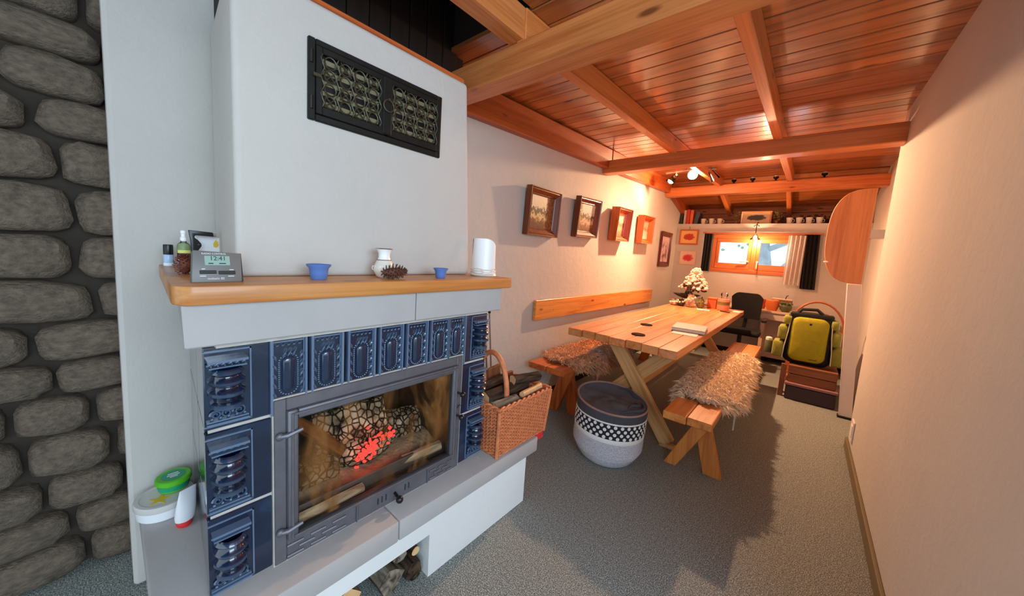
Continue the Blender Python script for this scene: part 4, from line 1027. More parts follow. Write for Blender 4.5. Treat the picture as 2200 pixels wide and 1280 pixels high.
# table things
for k, (x, y) in enumerate(((-1.043, 3.24), (-.937, 2.745))):
    t = tag(MB().lathe([(0, 0), (.050, 0), (.052, .003), (.050, .006), (.044, .006), (.043, .005), (0, .005)], 28).build('coaster', 'coaster', None, world=False), ('round dark coaster on the middle of the table', 'round dark coaster near the table end by the fireplace')[k], 'coaster'); t.location = (x, y, TZ)
t = tag(MB().box(-.80, -.615, 3.08, 3.30, TZ, TZ+.003).build('paper_sheet', 'paper', None, origin=(-.7, 3.2, TZ)), 'white paper sheet under the notebook', 'paper'); t.rotation_euler = (0, 0, .12)
nbk = thing('notebook', 'thick grey notebook lying on the white paper', 'notebook', (-.715, 3.36, TZ+.003), .12)
MB().box(-.125, .125, -.15, .17, 0, .004).build('cover', 'notebook', nbk, world=False); MB().box(-.122, .122, -.148, .168, .004, .024).build('pages', 'paper', nbk, world=False); MB().box(-.125, .125, -.15, .17, .024, .029).build('cover', 'notebook', nbk, world=False, bevel=.002)
# floral arrangement with figurine pots at the far table end
fl = thing('silk_flower_arrangement', 'pale silk flowers in a dark boat-shaped dish at the far table end', 'flowers', (-1.21, 5.28, TZ))
c = T(-1.22, 5.30, TZ)
MB().lathe([(0, .10), (.05, .10), (.12, .125), (.17, .155), (.175, .16), (.165, .16), (.10, .135), (0, .125)], 28, mat=c, sy=.55).build('dish', 'leafdark', fl)
MB().tube([(-1.22, 5.3, TZ+.16), (-1.19, 5.3, TZ+.26), (-1.16, 5.3, TZ+.33)], [.03, .022, .015], 8).build('stem', 'leafdark', fl)
b = MB(); rr = random.Random(9)
for k in range(210):
    a = rr.uniform(0, 2*PI); r_ = rr.random()**.5; zz = rr.random()
    b.ball((-1.13+.19*r_*math.cos(a)*(1-.85*zz), 5.3+.15*r_*math.sin(a)*(1-.8*zz), TZ+.24+.27*zz), (rr.uniform(.02, .038), rr.uniform(.02, .034), rr.uniform(.012, .024)), 7, 4, Rz(rr.uniform(0, 3)) @ Rx(rr.uniform(-.8, .8)))
b.build('petals', 'petal', fl, kind='stuff')
b = MB()
for k in range(26):
    a = rr.uniform(0, 2*PI)
    b.ball((-1.14+.12*math.cos(a)*rr.uniform(.4, 1.1), 5.29+.12*math.sin(a), TZ+rr.uniform(.20, .29)), (.04, .014, .018), 6, 4, Rz(rr.uniform(0, 6)) @ Ry(rr.uniform(-.8, .8)))
b.build('dark_leaves', 'leafdark', fl, kind='stuff')
for k, (x, y, r_, h_, mt_, lab) in enumerate(((-1.33, 5.18, .058, .075, 'pewter', 'spotted grey ornament at the left foot of the silk flowers'), (-1.24, 5.16, .05, .09, 'leafdark', 'dark round pot between the spotted ornaments'), (-1.13, 5.16, .058, .17, 'pewter', 'tall spotted vase in front of the silk flowers'), (-1.015, 5.20, .045, .13, 'leafgreen', 'olive leafy pot beside the tall spotted vase'))):
    t = thing('ornament_pot', lab, 'ornament', (x, y, TZ))
    MB().lathe([(r_*.6, 0), (r_, h_*.25), (r_*.95, h_*.55), (r_*.6, h_*.85), (r_*.7, h_), (r_*.6, h_), (r_*.5, h_*.85), (0, h_*.8)], 16, mat=T(x, y, TZ)).build('body', mt_, t)
    b = MB()
    for q in range(9): b.ball((x+r_*.9*math.cos(q*.9), y+r_*.9*math.sin(q*.9), TZ+h_*(.2+.08*q % .7)), r_*.28, 6, 4)
    b.build('knobs', 'petal' if mt_ != 'leafgreen' else 'leafgreen', t)
    MB().tube([(x, y, TZ+h_*.8), (x+.01, y, TZ+h_*1.15)], .008, 6).build('sprig', 'leafdark', t)
jr = thing('candle_jar', 'rosy glass jar with clear stopper at the table corner by the chair', 'jar', (-.775, 5.30, TZ))
c = T(-.775, 5.30, TZ)
MB().lathe([(0, 0), (.062, 0), (.070, .008), (.070, .14), (.064, .15), (.03, .152)], 24, mat=c).build('body', 'rose', jr)
MB().lathe([(.036, .15), (.036, .165), (.030, .172), (.042, .20), (.036, .225), (.015, .235), (0, .236)], 20, mat=c).build('stopper', 'clear', jr)
MB().lathe([(.0712, .075), (.0712, .115)], 24, mat=c).build('label_band', 'leafgreen', jr)
cb = thing('red_box', 'red wooden box behind the glass jar on the table', 'box', (-.90, 5.36, TZ))
MB().box(-.96, -.86, 5.32, 5.42, TZ, TZ+.13).build('body', 'orangeclay', cb, bevel=.003); MB().box(-.965, -.855, 5.315, 5.425, TZ+.13, TZ+.145).build('lid', 'bookorange', cb, bevel=.002)
for k, (x, y, a, lab) in enumerate(((-.95, 5.05, .2, 'loose white card lying in front of the ornaments'), (-.64, 5.35, -.3, 'white leaflet at the far table corner'))):
    t = tag(MB().box(-.07, .07, -.05, .05, 0, .004).build('card', 'paper', None, world=False), lab, 'card'); t.location = (x, y, TZ); t.rotation_euler = (0, 0, a)
t = tag(MB().box(-.06, .06, -.012, .012, 0, .012).build('pen_case', 'black', None, world=False, bevel=.003), 'small black pen case by the glass jar', 'case'); t.location = (-.72, 5.12, TZ); t.rotation_euler = (0, 0, -.5)

# ================================================================== HAMPER
hm = thing('fabric_hamper', 'round fabric hamper with polka dot band beside the table leg', 'basket', (-.925, 2.29, 0), .0)
HT = T(-.925, 2.29, 0) @ Matrix.Rotation(math.radians(2), 4, 'Y')
def hp(prof, n=40): return MB().lathe(prof, n, mat=HT)
rope = [(0, .004)]
for k in range(19):
    f = k/18; r_ = .160+.069*min(1, f*1.9)**.7; rope += [(r_-.001, .004+f*.205), (r_+.0050, .004+f*.205+.0055)]
hp(rope).build('rope_base', 'rope', hm, smooth=50)
hp([(.231, .205), (.2335, .212), (.234, .232), (.233, .236)]).build('cream_stripe', 'dot', hm)
hp([(.2328, .236), (.2340, .28), (.2342, .33), (.2335, .336)]).build('dotted_band', 'hamper_dark', hm)
b = MB(); nd = 34
for r_ in range(4):
    for k in range(nd):
        a = 2*PI*(k+.5*(r_ % 2))/nd; zc = .249+r_*.0245
        Mx = HT @ Rz(a) @ T(.2335, 0, zc) @ Ry(PI/2)
        b.lathe([(0, .0022), (.0105, .0018), (.0115, 0)], 10, mat=Mx)
b.build('white_dots', 'dot', hm, kind='stuff')
hp([(.2335, .336), (.2352, .338), (.2352, .345), (.2335, .347)]).build('piping', 'dot', hm)
hp([(.2335, .347), (.235, .37), (.2345, .395)]).build('felt_collar', 'hamper_grey', hm)
def rimz(a): return .398+.045*(math.cos(a-2.45)*.5+.5)**1.2
def lid(u, v):
    a = 2*PI*u; r_ = .236*(1-v); bk_ = math.cos(a-2.45)
    z_ = rimz(a)*(1-v)+.408*v-.026*math.sin(PI*min(1, v*1.25))*(.5+.5*bk_)+.022*math.sin(PI*v)*max(0, -bk_)+.007*math.sin(4*a+7*v)*math.sin(PI*v)
    return HT @ Vector((r_*math.cos(a), r_*math.sin(a), z_))
MB().grid(lid, 56, 14).build('slouched_lid', 'hamper_dark2', hm, smooth=70)
b = MB(); b.grid(lambda u, v: HT @ Vector((.2348*math.cos(2*PI*u), .2348*math.sin(2*PI*u), .390+v*(rimz(2*PI*u)-.390))), 56, 3); b.build('rim_fold', 'hamper_grey', hm, smooth=70)
MB().tube([lid(i/56, .02)+Vector((0, 0, .004)) for i in range(56)], .007, 6, closed=True).build('rim_piping', 'lining', hm)
b = MB()
for r0, ph_, ln in ((.20, -.9, 1.5), (.165, -.5, 1.1), (.21, .9, .8)):
    b.tube([lid((ph_+ln*i/14)/(2*PI), 1-r0/.236+.05*math.sin(i*.5))+Vector((0, 0, .006)) for i in range(15)], [.003+.010*math.sin(PI*i/14) for i in range(15)], 7)
b.build('lid_folds', 'hamper_grey', hm, smooth=70)

# ================================================================== OFFICE CORNER
ch = thing('office_chair', 'black office chair with rounded backrest at the desk', 'chair', (-.62, 5.95, 0))
bp = MB()
def back(u, v, off):
    x = -.59+.185*(2*u-1)*(1-.12*(1-v)); z_ = .66+.36*v; r_ = .07
    cxn = abs(2*u-1); zz = z_
    if v > .8: zz = z_-.07*max(0, cxn-.55)**2/.2*((v-.8)/.2)
    return (x, 5.93+off+.03*(1-(2*u-1)**2)-.05*v, zz)
bp.grid(lambda u, v: back(u, v, 0), 14, 14); bp.grid(lambda u, v: back(u, v, .05), 14, 14)
for u0 in (0, 1): bp.grid(lambda u, v: back(u0, v, .05*u), 1, 14)
bp.grid(lambda u, v: back(u, 1, .05*v), 14, 1); bp.grid(lambda u, v: back(u, 0, .05*v), 14, 1)
bp.build('backrest', 'chair', ch, smooth=60)
MB().box(-.84, -.38, 5.62, 5.98, .46, .53).build('seat', 'chair', ch, bevel=.03, segs=3)
MB().tube([(-.60, 5.98, .46), (-.59, 6.02, .62), (-.59, 5.99, .78)], .022, 8).build('back_stem', 'chairplastic', ch)
MB().tube([(-.61, 5.80, .46), (-.61, 5.80, .10)], .028, 10).build('column', 'chairplastic', ch)
for k in range(5):
    a = k*2*PI/5+.3; l = MB().tube([(-.61, 5.8, .10), (-.61+.26*math.cos(a), 5.8+.26*math.sin(a), .07)], [.025, .016], 8).build('leg', 'chairplastic', ch)
    MB().ball((-.61+.26*math.cos(a), 5.8+.26*math.sin(a), .03), (.03, .03, .03), 10, 6).build('castor', 'chairplastic', l)
for sd in (-1, 1):
    x = -.61+sd*.25
    MB().tube([(x*1.0-sd*.03, 5.85, .48), (x, 5.85, .56), (x, 5.85, .67)], .016, 8).build('arm_post', 'steel' if sd > 0 else 'chairplastic', ch)
    MB().box(x-.03, x+.03, 5.68, 5.98, .665, .70).build('armrest', 'chairplastic', ch, bevel=.012, segs=2)
dk = thing('desk', 'pale laminate desk along the window wall', 'desk', (-.3, 6.4, 0))
MB().box(-1.25, .30, 6.08, 6.64, .765, .795).build('desktop', 'desk', dk, bevel=.004)
MB().box(-1.25, .30, 6.10, 6.12, .67, .765).build('front_rail', 'deskwhite', dk)
MB().box(-.42, .28, 6.40, 6.42, .08, .66).build('cream_panel', 'deskwhite', dk)
for x in (-1.22, -.40, .27): MB().box(x-.02, x+.02, 6.12, 6.62, 0, .765).build('desk_side', 'desk', dk)
def pot(name, label, x, y, prof, mat, extra=None, z=.7955):
    t = thing(name, label, 'ornament', (x, y, z)); MB().lathe(prof, 18, mat=T(x, y, z)).build('body', mat, t)
    if extra: extra(t, x, y, z)
    return t
pot('plant_pot', 'plain terracotta pot next to the chair back on the desk', -.455, 6.32, [(0, 0), (.042, 0), (.06, .11), (.064, .11), (.064, .135), (.055, .135), (.048, .02), (0, .02)], 'orangeclay')
pot('plant_pot', 'broad orange pot beside the green one on the desk', -.325, 6.20, [(0, 0), (.055, 0), (.082, .07), (.075, .14), (.06, .15), (.052, .14), (0, .12)], 'pumpkin')
def leaves(t, x, y, z):
    b = MB()
    for k in range(10): a = k*.63; b.ball((x+.045*math.cos(a), y+.045*math.sin(a), z+.115), (.03, .008, .02), 6, 4, Rz(a))
    b.build('leaf_rosette', 'mossgreen', t); MB().tube([(x, y, z+.1), (x+.01, y, z+.16)], .006, 6).build('stalk', 'leafgreen', t)
pot('plant_pot', 'squat mossy green pot at the desk end by the backpack', -.175, 6.18, [(0, 0), (.04, 0), (.068, .04), (.068, .08), (.045, .105), (0, .10)], 'mossgreen', leaves)
bxp = thing('flower_box', 'painted square canister with brown band behind the pots', 'canister', (-.24, 6.48, .7955))
MB().box(-.35, -.12, 6.42, 6.54, .7955, .955).build('body', 'bookwhite', bxp, bevel=.004); MB().box(-.352, -.118, 6.415, 6.54, .90, .94).build('band', 'crate', bxp, bevel=.002)
MB().tube([(-.20, 6.45, .955), (-.19, 6.45, 1.00), (-.17, 6.45, 1.01)], .006, 6).build('sprig', 'leafdark', bxp)

# backpack on stacked boxes
pk = thing('backpack', 'lime yellow backpack with black trim and side pockets standing on stacked boxes', 'backpack', (.09, 4.97, .37), 0)
pcx, pcy = .085, 4.95
def rrect(x0, x1, z0, z1, r_, n=5):
    out = []
    for cx_, cz_, a0 in ((x1-r_, z1-r_, 0), (x0+r_, z1-r_, PI/2), (x0+r_, z0+r_, PI), (x1-r_, z0+r_, 1.5*PI)):
        for i in range(n+1): a = a0+PI/2*i/n; out.append((cx_+r_*math.cos(a), cz_+r_*math.sin(a)))
    return out
def pillow(poly, y_front, y_back, bulge, c):
    mb = MB(); n = len(poly); lay = [(1.0, y_back), (1.0, y_front+bulge*.6), (.94, y_front+bulge*.2), (.8, y_front), (.4, y_front-bulge*.15)]
    vs = [(c[0]+(p[0]-c[0])*s_, yy, c[1]+(p[1]-c[1])*s_) for s_, yy in lay for p in poly]
    fs = [(i*n+k, i*n+(k+1) % n, (i+1)*n+(k+1) % n, (i+1)*n+k) for i in range(len(lay)-1) for k in range(n)]+[tuple((len(lay)-1)*n+k for k in range(n)), tuple(range(n-1, -1, -1))]
    return mb.add(vs, fs)
pillow(rrect(-.115, .285, .370, .925, .09), 4.93, 5.14, .05, (.085, .64)).build('body', 'packblack', pk, smooth=50)
pillow(rrect(-.068, .232, .415, .885, .07), 4.875, 4.96, .04, (.085, .65)).build('front_pocket', 'packlime', pk, smooth=50)
for sd in (-1, 1):
    x0 = -.165 if sd < 0 else .285
    MB().tube([(pcx+sd*.165, 4.895, .88), (pcx+sd*.172, 4.885, .72), (pcx+sd*.190, 4.885, .55), (pcx+sd*.195, 4.89, .42)], .005, 6).build('piping', 'piping', pk)
    for (za, zb) in ((.42, .60), (.62, .77), (.79, .88)):
        sh = .0 if za < .6 else (.03 if za < .7 else .06)
        xa, xb = (pcx-.285+sh, pcx-.195+sh*.6) if sd < 0 else (pcx+.195-sh*.6, pcx+.275-sh)
        p_ = pillow(rrect(xa, xb, za, zb, .022, 3), 4.885, 5.05, .03, ((xa+xb)/2, (za+zb)/2)).build('side_pocket', 'packgreen', pk, smooth=50)
        xo = xa if sd < 0 else xb
        MB().tube([(xo, 4.90, za+.015), (xo, 4.895, zb-.015)], .004, 6).build('pocket_piping', 'piping', p_)
MB().tube([(-.03, 4.95, .925), (.0, 4.95, .965), (.12, 4.95, .975), (.17, 4.95, .93)], .016, 8).build('grab_handle', 'packblack', pk)
MB().box(-.09, .26, 4.92, 5.02, .885, .93).build('top_flap', 'packblack', pk, bevel=.015, segs=2)
MB().tube([(pcx, 4.868, .822), (pcx, 4.862, .822)], .011, 10).build('badge', 'packblack', pk)
MB().tube([(.11+.062*i/20, 4.868, .452+.005*math.sin(i*1.7)) for i in range(21)], .0022, 5).build('logo_script', 'packblack', pk)
wbt = thing('thermos_flask', 'dark green flask in the backpack side, by the desk', 'flask', (-.235, 5.0, .42))
MB().lathe([(0, .0), (.034, 0), (.036, .01), (.036, .13), (.03, .14)], 16, mat=T(-.245, 5.0, .43)).build('body', 'mossgreen', wbt); MB().lathe([(.031, .14), (.031, .165), (.02, .175), (0, .175)], 16, mat=T(-.245, 5.0, .43)).build('cap', 'paper', wbt)
pb = thing('storage_box', 'low dark purple plastic box with mauve lid under the backpack', 'box', (.16, 4.98, 0), 0)
MB().box(-.04, .36, 4.80, 5.20, .0, .155).build('tub', 'purple', pb, bevel=.01); MB().box(-.05, .37, 4.79, 5.21, .155, .185).build('lid', 'pinklid', pb, bevel=.006)
wc = thing('wooden_crate', 'brown wooden crate between the purple box and the backpack', 'crate', (.15, 5.0, .186))
for k in range(2): beam('slat', 'crate', wc, (-.03, 4.83, .232+k*.092), (.34, 4.83, .232+k*.092), .016, .085, (0, 0, 1), .002)
for x in (-.03, .34):
    for k in range(2): beam('slat', 'crate', wc, (x, 4.84, .232+k*.092), (x, 5.18, .232+k*.092), .016, .085, (0, 0, 1), .002)
beam('slat', 'crate', wc, (-.03, 5.18, .278), (.34, 5.18, .278), .016, .17, (0, 0, 1), .002)
MB().box(-.035, .345, 4.825, 5.185, .362, .368).build('lid', 'crate', wc, smooth=0)
MB().box(-.10, -.055, 4.86, 4.91, .0, .36).build('post', 'crate', wc, bevel=.003)
hb = thing('handled_basket', 'tall basket with arched brown handle behind the backpack', 'basket', (.12, 5.40, 0))
MB().lathe([(.0, 0), (.20, 0), (.23, .35), (.24, .70), (.225, .70), (.21, .35), (.18, .02), (0, .02)], 24, mat=T(.14, 5.45, 0)).build('body', 'wickerdark', hb)
MB().tube([(.14-.235*math.cos(PI*i/16), 5.42, .70+.33*math.sin(PI*i/16)) for i in range(17)], .011, 8).build('handle', 'wickerdark', hb)
for k in range(6): MB().tube([(.14+(.205+.005*k)*math.cos(2*PI*i/28), 5.45+(.205+.005*k)*math.sin(2*PI*i/28), .06+k*.115) for i in range(28)], .009, 6, closed=True).build('hoop', 'wickerdark', hb)

# round-cornered board on the right and the white panel below it
def dboard():
    out = [(.372, 1.285), (.372, 2.145)]
    for i in range(25):
        a = PI/2+PI*i/24; ca, sa = math.cos(a), math.sin(a)
        out.append((.372-.285*abs(ca)**.62*1.0, 1.715+.43*math.copysign(abs(sa)**.75, sa)))
    return out
rbd = thing('round_table_leaf', 'rounded pine table leaf standing out from the right wall above a white panel', 'board', (.36, 4.56, 1.285))
MB().prism(dboard()[2:], 4.545, 4.572, 'y').build('leaf', 'board', rbd, bevel=.003)
MB().box(.372, .56, 4.545, 4.572, 1.70, 1.78).build('bracket', 'plaster', rbd)
MB().ball((.112, 4.535, 1.475), (.018, .008, .008), 10, 6).build('catch', 'porcelain', rbd)
wp = thing('leaning_board', 'tall white board leaning under the rounded pine leaf', 'panel', (.42, 4.64, 0))
MB().hexa([(.380, 4.62, 0), (.472, 4.62, 0), (.472, 4.66, 0), (.380, 4.66, 0)], [(.285, 4.62, 1.283), (.385, 4.62, 1.283), (.385, 4.66, 1.283), (.285, 4.66, 1.283)]).build('board', 'whitepaint', wp, bevel=.004)
MB().box(.37, .475, 4.605, 4.675, 0, .02).build('foot', 'black_rubber', wp)
sc = thing('wall_socket', 'white socket plate low on the right wall', 'socket', (XR, 3.66, .18))
MB().box(XR-.010, XR, 3.60, 3.72, .13, .29).build('plate', 'whitepaint', sc, bevel=.004); MB().box(XR-.014, XR-.009, 3.625, 3.695, .165, .255).build('insert', 'whiteplastic', sc, bevel=.003)

# curtains, window wall
def curtain(name, label, x0, x1, z0, z1, y, mat, folds, amp, shift=0, cat='curtain'):
    b = MB()
    def p(u, v, off): xx = x0+(x1-x0)*u+shift*v; return (xx, y+amp*math.sin(folds*2*PI*u+.6*v)+off, z1+(z0-z1)*v)
    b.grid(lambda u, v: p(u, v, 0), folds*8, 10); b.grid(lambda u, v: p(u, v, .003), folds*8, 10)
    return tag(b.build(name, mat, None, smooth=70, origin=((x0+x1)/2, y, z0)), label, cat)
curtain('curtain', 'narrow black curtain beside the autumn leaf picture', -1.355, -1.235, 1.27, 1.885, YB-.05, 'curtain', 3, .014)
curtain('curtain', 'wide black curtain at the window end by the rounded board', -.10, .065, 1.115, 1.885, YB-.05, 'curtain', 4, .016, .03)
curtain('sheer_curtain', 'white sheer curtain gathered over the window end', -.27, -.075, 1.16, 1.87, YB-.075, 'sheer', 4, .016)
rod = thing('curtain_rod', 'slim pine curtain rail over the window', 'rail', (-.65, YB-.06, 1.89))
beam('rail', 'winwood', rod, (-1.38, YB-.05, 1.898), (.10, YB-.05, 1.898), .03, .022)
for x in (-1.3, -.02): MB().box(x-.008, x+.008, YB-.05, YB, 1.888, 1.904).build('bracket', 'winwood', rod)
def art_mat(name, bgc, c1, c2):
    m, nt, b = base_mat(name, .5); tc = N(nt, 'ShaderNodeTexCoord'); mp = N(nt, 'ShaderNodeMapping'); mp.inputs['Location'].default_value = (-.5, 0, -.5); nt.links.new(tc.outputs['Generated'], mp.inputs[0])
    vl = N(nt, 'ShaderNodeVectorMath', operation='LENGTH'); mp2 = N(nt, 'ShaderNodeMapping'); mp2.inputs['Scale'].default_value = (1.3, 0, 1.7); nt.links.new(mp.outputs[0], mp2.inputs[0]); nt.links.new(mp2.outputs[0], vl.inputs[0])
    n = noise(nt, mp.outputs[0], 7, 5); ad = N(nt, 'ShaderNodeMath', operation='MULTIPLY_ADD'); nt.links.new(n, ad.inputs[0]); ad.inputs[1].default_value = .5; nt.links.new(vl.outputs['Value'], ad.inputs[2])
    c = ramp(nt, ad.outputs[0], [(.5, c1), (.68, c2), (.72, bgc), (1, bgc)]); nt.links.new(c, b.inputs['Base Color']); return m
def back_picture(name, label, x0, x1, z0, z1, fmat, pmat, fw=.022):
    t = thing(name, label, 'picture', ((x0+x1)/2, YB-.015, z0))
    if fmat:
        for a, b_ in (((x0, z0+fw/2), (x1, z0+fw/2)), ((x0, z1-fw/2), (x1, z1-fw/2)), ((x0+fw/2, z0+fw), (x0+fw/2, z1-fw)), ((x1-fw/2, z0+fw), (x1-fw/2, z1-fw))):
            beam('frame_bar', fmat, t, (a[0], YB-.012, a[1]), (b_[0], YB-.012, b_[1]), fw if a[0] == b_[0] else .022, .022 if a[0] == b_[0] else fw, (0, 1, 0) if a[0] == b_[0] else (0, 0, 1), .002)
    else: fw = 0
    MB().box(x0+fw, x1-fw, YB-.010, YB-.002, z0+fw, z1-fw).build('print', pmat, t, smooth=0)
    if fmat: MB().tube([((x0+x1)/2, YB-.012, z1+.0), ((x0+x1)/2, YB-.004, z1+.05)], .003, 6).build('hook', 'blackiron', t)
back_picture('leaf_picture', 'small orange framed picture of a red autumn bush', -1.745, -1.455, 1.70, 1.955, 'frame_orange', art_mat('autumn_print', S(232, 184, 116), S(186, 44, 22), S(206, 70, 30)))
back_picture('tree_print', 'unframed paper print of a little red tree', -1.70, -1.46, 1.36, 1.585, None, art_mat('red_tree_print', S(226, 190, 168), S(206, 48, 56), S(216, 110, 110)))
# niche shelf things
ZN = 2.0505
for k, (x, w_, h_, mt_, lab) in enumerate(((-1.765, .035, .17, 'bookdark', 'dark green book at the wall end of the ledge'), (-1.715, .035, .24, 'bookwhite', 'tall white book on the ledge'), (-1.665, .05, .25, 'bookred', 'bright red book on the ledge'), (-1.61, .045, .24, 'bookorange', 'orange book on the ledge'), (-1.545, .06, .20, 'bookblue', 'slate blue leaning book on the ledge'))):
    t = thing('book', lab, 'book', (x, 6.80, ZN)); MB().box(-w_/2, w_/2, -.09, .09, 0, h_).build('cover', mt_, t, world=False, bevel=.003); MB().box(-w_/2+.004, w_/2-.004, -.086, .093, .004, h_+.001).build('pages', 'paper', t, world=False, smooth=0)
    if k == 4: t.rotation_euler = (0, .16, 0); t.location.z += .005
cupm = MB().lathe([(0, 0), (.026, 0), (.032, .03), (.040, .085), (.042, .09), (.037, .09), (.030, .03), (0, .01)], 18).mesh('cup_body', 0, 40); cupm.materials.append(M['ceramic'])
hnd = MB().tube([(.036, 0, .07), (.060, 0, .065), (.062, 0, .035), (.034, 0, .025)], .006, 6).mesh('cup_handle', 0, 40); hnd.materials.append(M['ceramic'])
for x, lab, g in ((-1.43, 'small cream cup on the ledge next to the slate blue book', 'cups beside the books'), (-1.31, 'small cream cup on the ledge, middle one of the three by the books', 'cups beside the books'), (-1.19, 'small cream cup on the ledge, the one furthest from the books', 'cups beside the books'),
                  (-.30, 'small cream cup on the ledge by the rafter end and the garland', 'cups in front of the garland'), (-.19, 'small cream cup before the garland, second from the rafter end', 'cups in front of the garland'), (-.08, 'small cream cup before the garland, third from the rafter end', 'cups in front of the garland'), (.03, 'small cream cup on the ledge half behind the rounded pine leaf', 'cups in front of the garland')):
    t = thing('cup', lab, 'cup', (x, 6.74, ZN), .5, g)
    for nm, me in (('body', cupm), ('handle', hnd)):
        o = bpy.data.objects.new(nm, me); COL.objects.link(o); o.parent = t
mp_ = thing('ledge_picture', 'wide pale framed print of a dark wreath on the ledge', 'picture', (-.70, 6.76, ZN))
for a, b_ in (((-.905, .011), (-.515, .011)), ((-.905, .189), (-.515, .189)), ((-.894, .022), (-.894, .178)), ((-.526, .022), (-.526, .178))):
    v_ = a[0] == b_[0]; beam('frame_bar', 'frame_bird', mp_, (a[0], 6.76, ZN+a[1]), (b_[0], 6.76, ZN+b_[1]), .022, .022, (0, 1, 0) if v_ else (0, 0, 1), .002)
MB().box(-.885, -.535, 6.757, 6.763, ZN+.02, ZN+.18).build('print', art_mat('wreath_print', S(206, 176, 140), S(40, 34, 30), S(70, 60, 48)), mp_, smooth=0)
for k, sd in enumerate((-1, 1)):
    t = thing('dried_bouquet', ('dried olive sprigs on the ledge between the cups and the wreath print', 'dried olive sprigs on the ledge between the wreath print and the rafter end')[k], 'plant', (-.71+sd*.255, 6.78, ZN)); b = MB(); rr = random.Random(20+k)
    MB().lathe([(0, 0), (.02, 0), (.026, .05), (.018, .06), (0, .05)], 12, mat=T(-.71+sd*.255, 6.78, ZN)).build('pot', 'crate', t)
    for q in range(26): b.ball((-.71+sd*.255+rr.gauss(0, .03), 6.78+rr.gauss(0, .02), ZN+rr.uniform(.06, .19)), (.012, .006, .012), 5, 4, Ry(rr.uniform(-1, 1)))
    b.build('sprigs', 'leafgreen', t, kind='stuff')
gd = thing('garland', 'dark dried garland lying along the ledge behind the cups by the rounded board', 'garland', (-.1, 6.86, ZN)); b = MB(); rr = random.Random(31)
for q in range(60): b.ball((rr.uniform(-.40, .18), 6.86+rr.gauss(0, .02), ZN+.06+rr.uniform(0, .08)), (.02, .008, .010), 5, 4, Ry(rr.uniform(-1.4, 1.4)))
b.build('leaves', 'leafdark', gd, kind='stuff'); MB().tube([(-.4, 6.87, ZN+.03), (-.1, 6.86, ZN+.09), (.18, 6.87, ZN+.04)], .028, 8).build('core', 'leafdark', gd)
# little candle holders on the last beam
for k, (x, lab) in enumerate(((-.923, 'dark candle holder on the last beam, first beside the spot lamp'), (-.71, 'dark candle holder on the last beam, middle one of three'), (-.461, 'dark candle holder on the last beam next to the rafter'), (.008, 'lone pale-topped candle holder on the last beam beyond the rafter'))):
    t = thing('candle_holder', lab, 'candle holder', (x, 5.85, 2.512))
    MB().lathe([(0, 0), (.04, 0), (.042, .006), (.012, .012), (.012, .03), (.028, .04), (.030, .06), (.024, .06), (0, .05)], 14, mat=T(x, 5.85, 2.512)).build('stand', 'blackiron', t)
    MB().lathe([(0, .05), (.019, .05), (.019, .075), (0, .076)], 12, mat=T(x, 5.85, 2.512)).build('candle', 'ceramic', t)

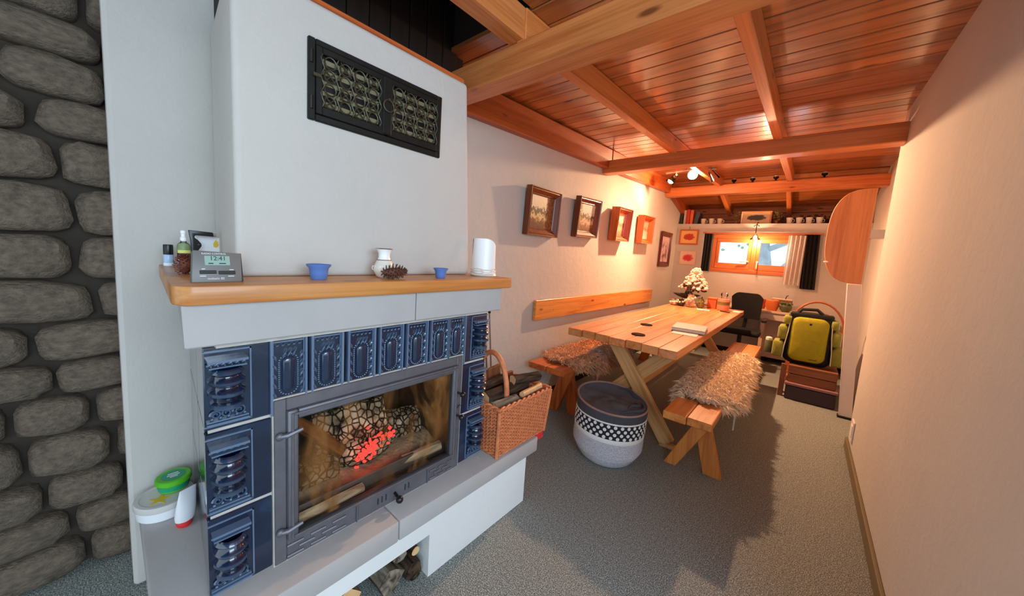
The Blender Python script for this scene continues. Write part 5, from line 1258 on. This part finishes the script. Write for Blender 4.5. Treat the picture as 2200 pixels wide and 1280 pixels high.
# ================================================================== LAMPS
def point(name, loc, energy, col, r_, parent=None):
    d = bpy.data.lights.new(name, 'POINT'); d.energy = energy; d.color = col; d.shadow_soft_size = r_
    o = bpy.data.objects.new(name, d); COL.objects.link(o); o.location = loc; return o
sl = thing('spot_lamp', 'ceiling lamp with three swivel spots under the rafters', 'lamp', (-1.25, 4.95, 2.52))
MB().tube([(-1.56, 4.97, 2.545), (-1.25, 4.97, 2.56), (-.98, 4.97, 2.545)], .014, 10).build('bar', 'steel', sl)
MB().lathe([(0, 0), (.06, 0), (.055, .03), (0, .03)], 20, mat=T(-1.25, 4.97, 2.565)).build('ceiling_rose', 'steel', sl)
def spot(base, aim, lit, mat, shade):
    base = Vector(base); aim = Vector(aim).normalized(); q = Vector((0, 0, 1)).rotation_difference(aim).to_matrix().to_4x4()
    Mx = Matrix.Translation(base) @ q
    h = MB().lathe([(.022, -.02), (.030, .0), (.034, .03), (.052, .10), (.055, .105), (.051, .10), (.03, .03)], 20, mat=Mx).build('spot_head', shade, sl, smooth=50)
    MB().tube([base-aim*.02, base+Vector((0, .01, .06))], .008, 8).build('swivel', 'steel', h)
    if lit: MB().ball(base+aim*.078, (.040, .040, .040), 14, 8).build('bulb', mat, h)
    return base+aim*.13
camdir = Vector((0, 0, 1.38))-Vector((-1.225, 4.9, 2.453))
p1 = spot((-1.235, 4.95, 2.49), (.25, -.95, -.22), True, 'bulb', 'steel')
p2 = spot((-1.43, 4.93, 2.49), (-.42, -.40, -.75), True, 'bulb2', 'clear')
p3 = spot((-1.03, 4.95, 2.50), (.5, .3, -.8), False, None, 'clear')
def spotlight(name, loc, aim, energy, col, r_, ang, blend):
    d = bpy.data.lights.new(name, 'SPOT'); d.energy = energy; d.color = col; d.shadow_soft_size = r_; d.spot_size = math.radians(ang); d.spot_blend = blend
    o = bpy.data.objects.new(name, d); COL.objects.link(o); o.location = loc
    o.rotation_euler = Vector(aim).to_track_quat('-Z', 'Y').to_euler(); return o
spotlight('spot_light', p1+Vector((0, 0, -.02)), (.42, -.50, -.76), 330, LAMP_COL, .03, 166, .7)
point('bulb_light', p1+Vector((.0, 0, -.03)), 72, LAMP_COL, .04)
spotlight('spot_light', p2, (-.30, -.30, -.9), 12, LAMP_COL, .03, 140, .7)
pd = thing('pendant_lamp', 'small bell-shaped glass lamp hanging before the window', 'lamp', (-.655, 6.45, 1.79))
MB().lathe([(.066, 0), (.062, .012), (.045, .03), (.030, .06), (.018, .085), (.014, .09)], 24, mat=T(-.655, 6.45, 1.79)).build('shade', 'clear', pd, smooth=60)
MB().ball((-.655, 6.45, 1.825), (.026, .026, .03), 12, 8).build('bulb', 'bulb2', pd)
MB().tube([(-.655, 6.45, 1.88), (-.655, 6.45, 2.0), (-.655, 6.55, 2.06), (-.655, 6.66, 2.06)], .006, 6).build('arm', 'lattice', pd)
MB().tube([(-.69, 6.455, 1.99), (-.655, 6.45, 2.02), (-.62, 6.455, 1.99)], .006, 6).build('scroll', 'lattice', pd)
point('pendant_light', (-.655, 6.45, 1.755), 26, LAMP_COL, .04)
point('firebox_glow', (-1.24, .67, .56), .25, (1, .2, .1), .03)
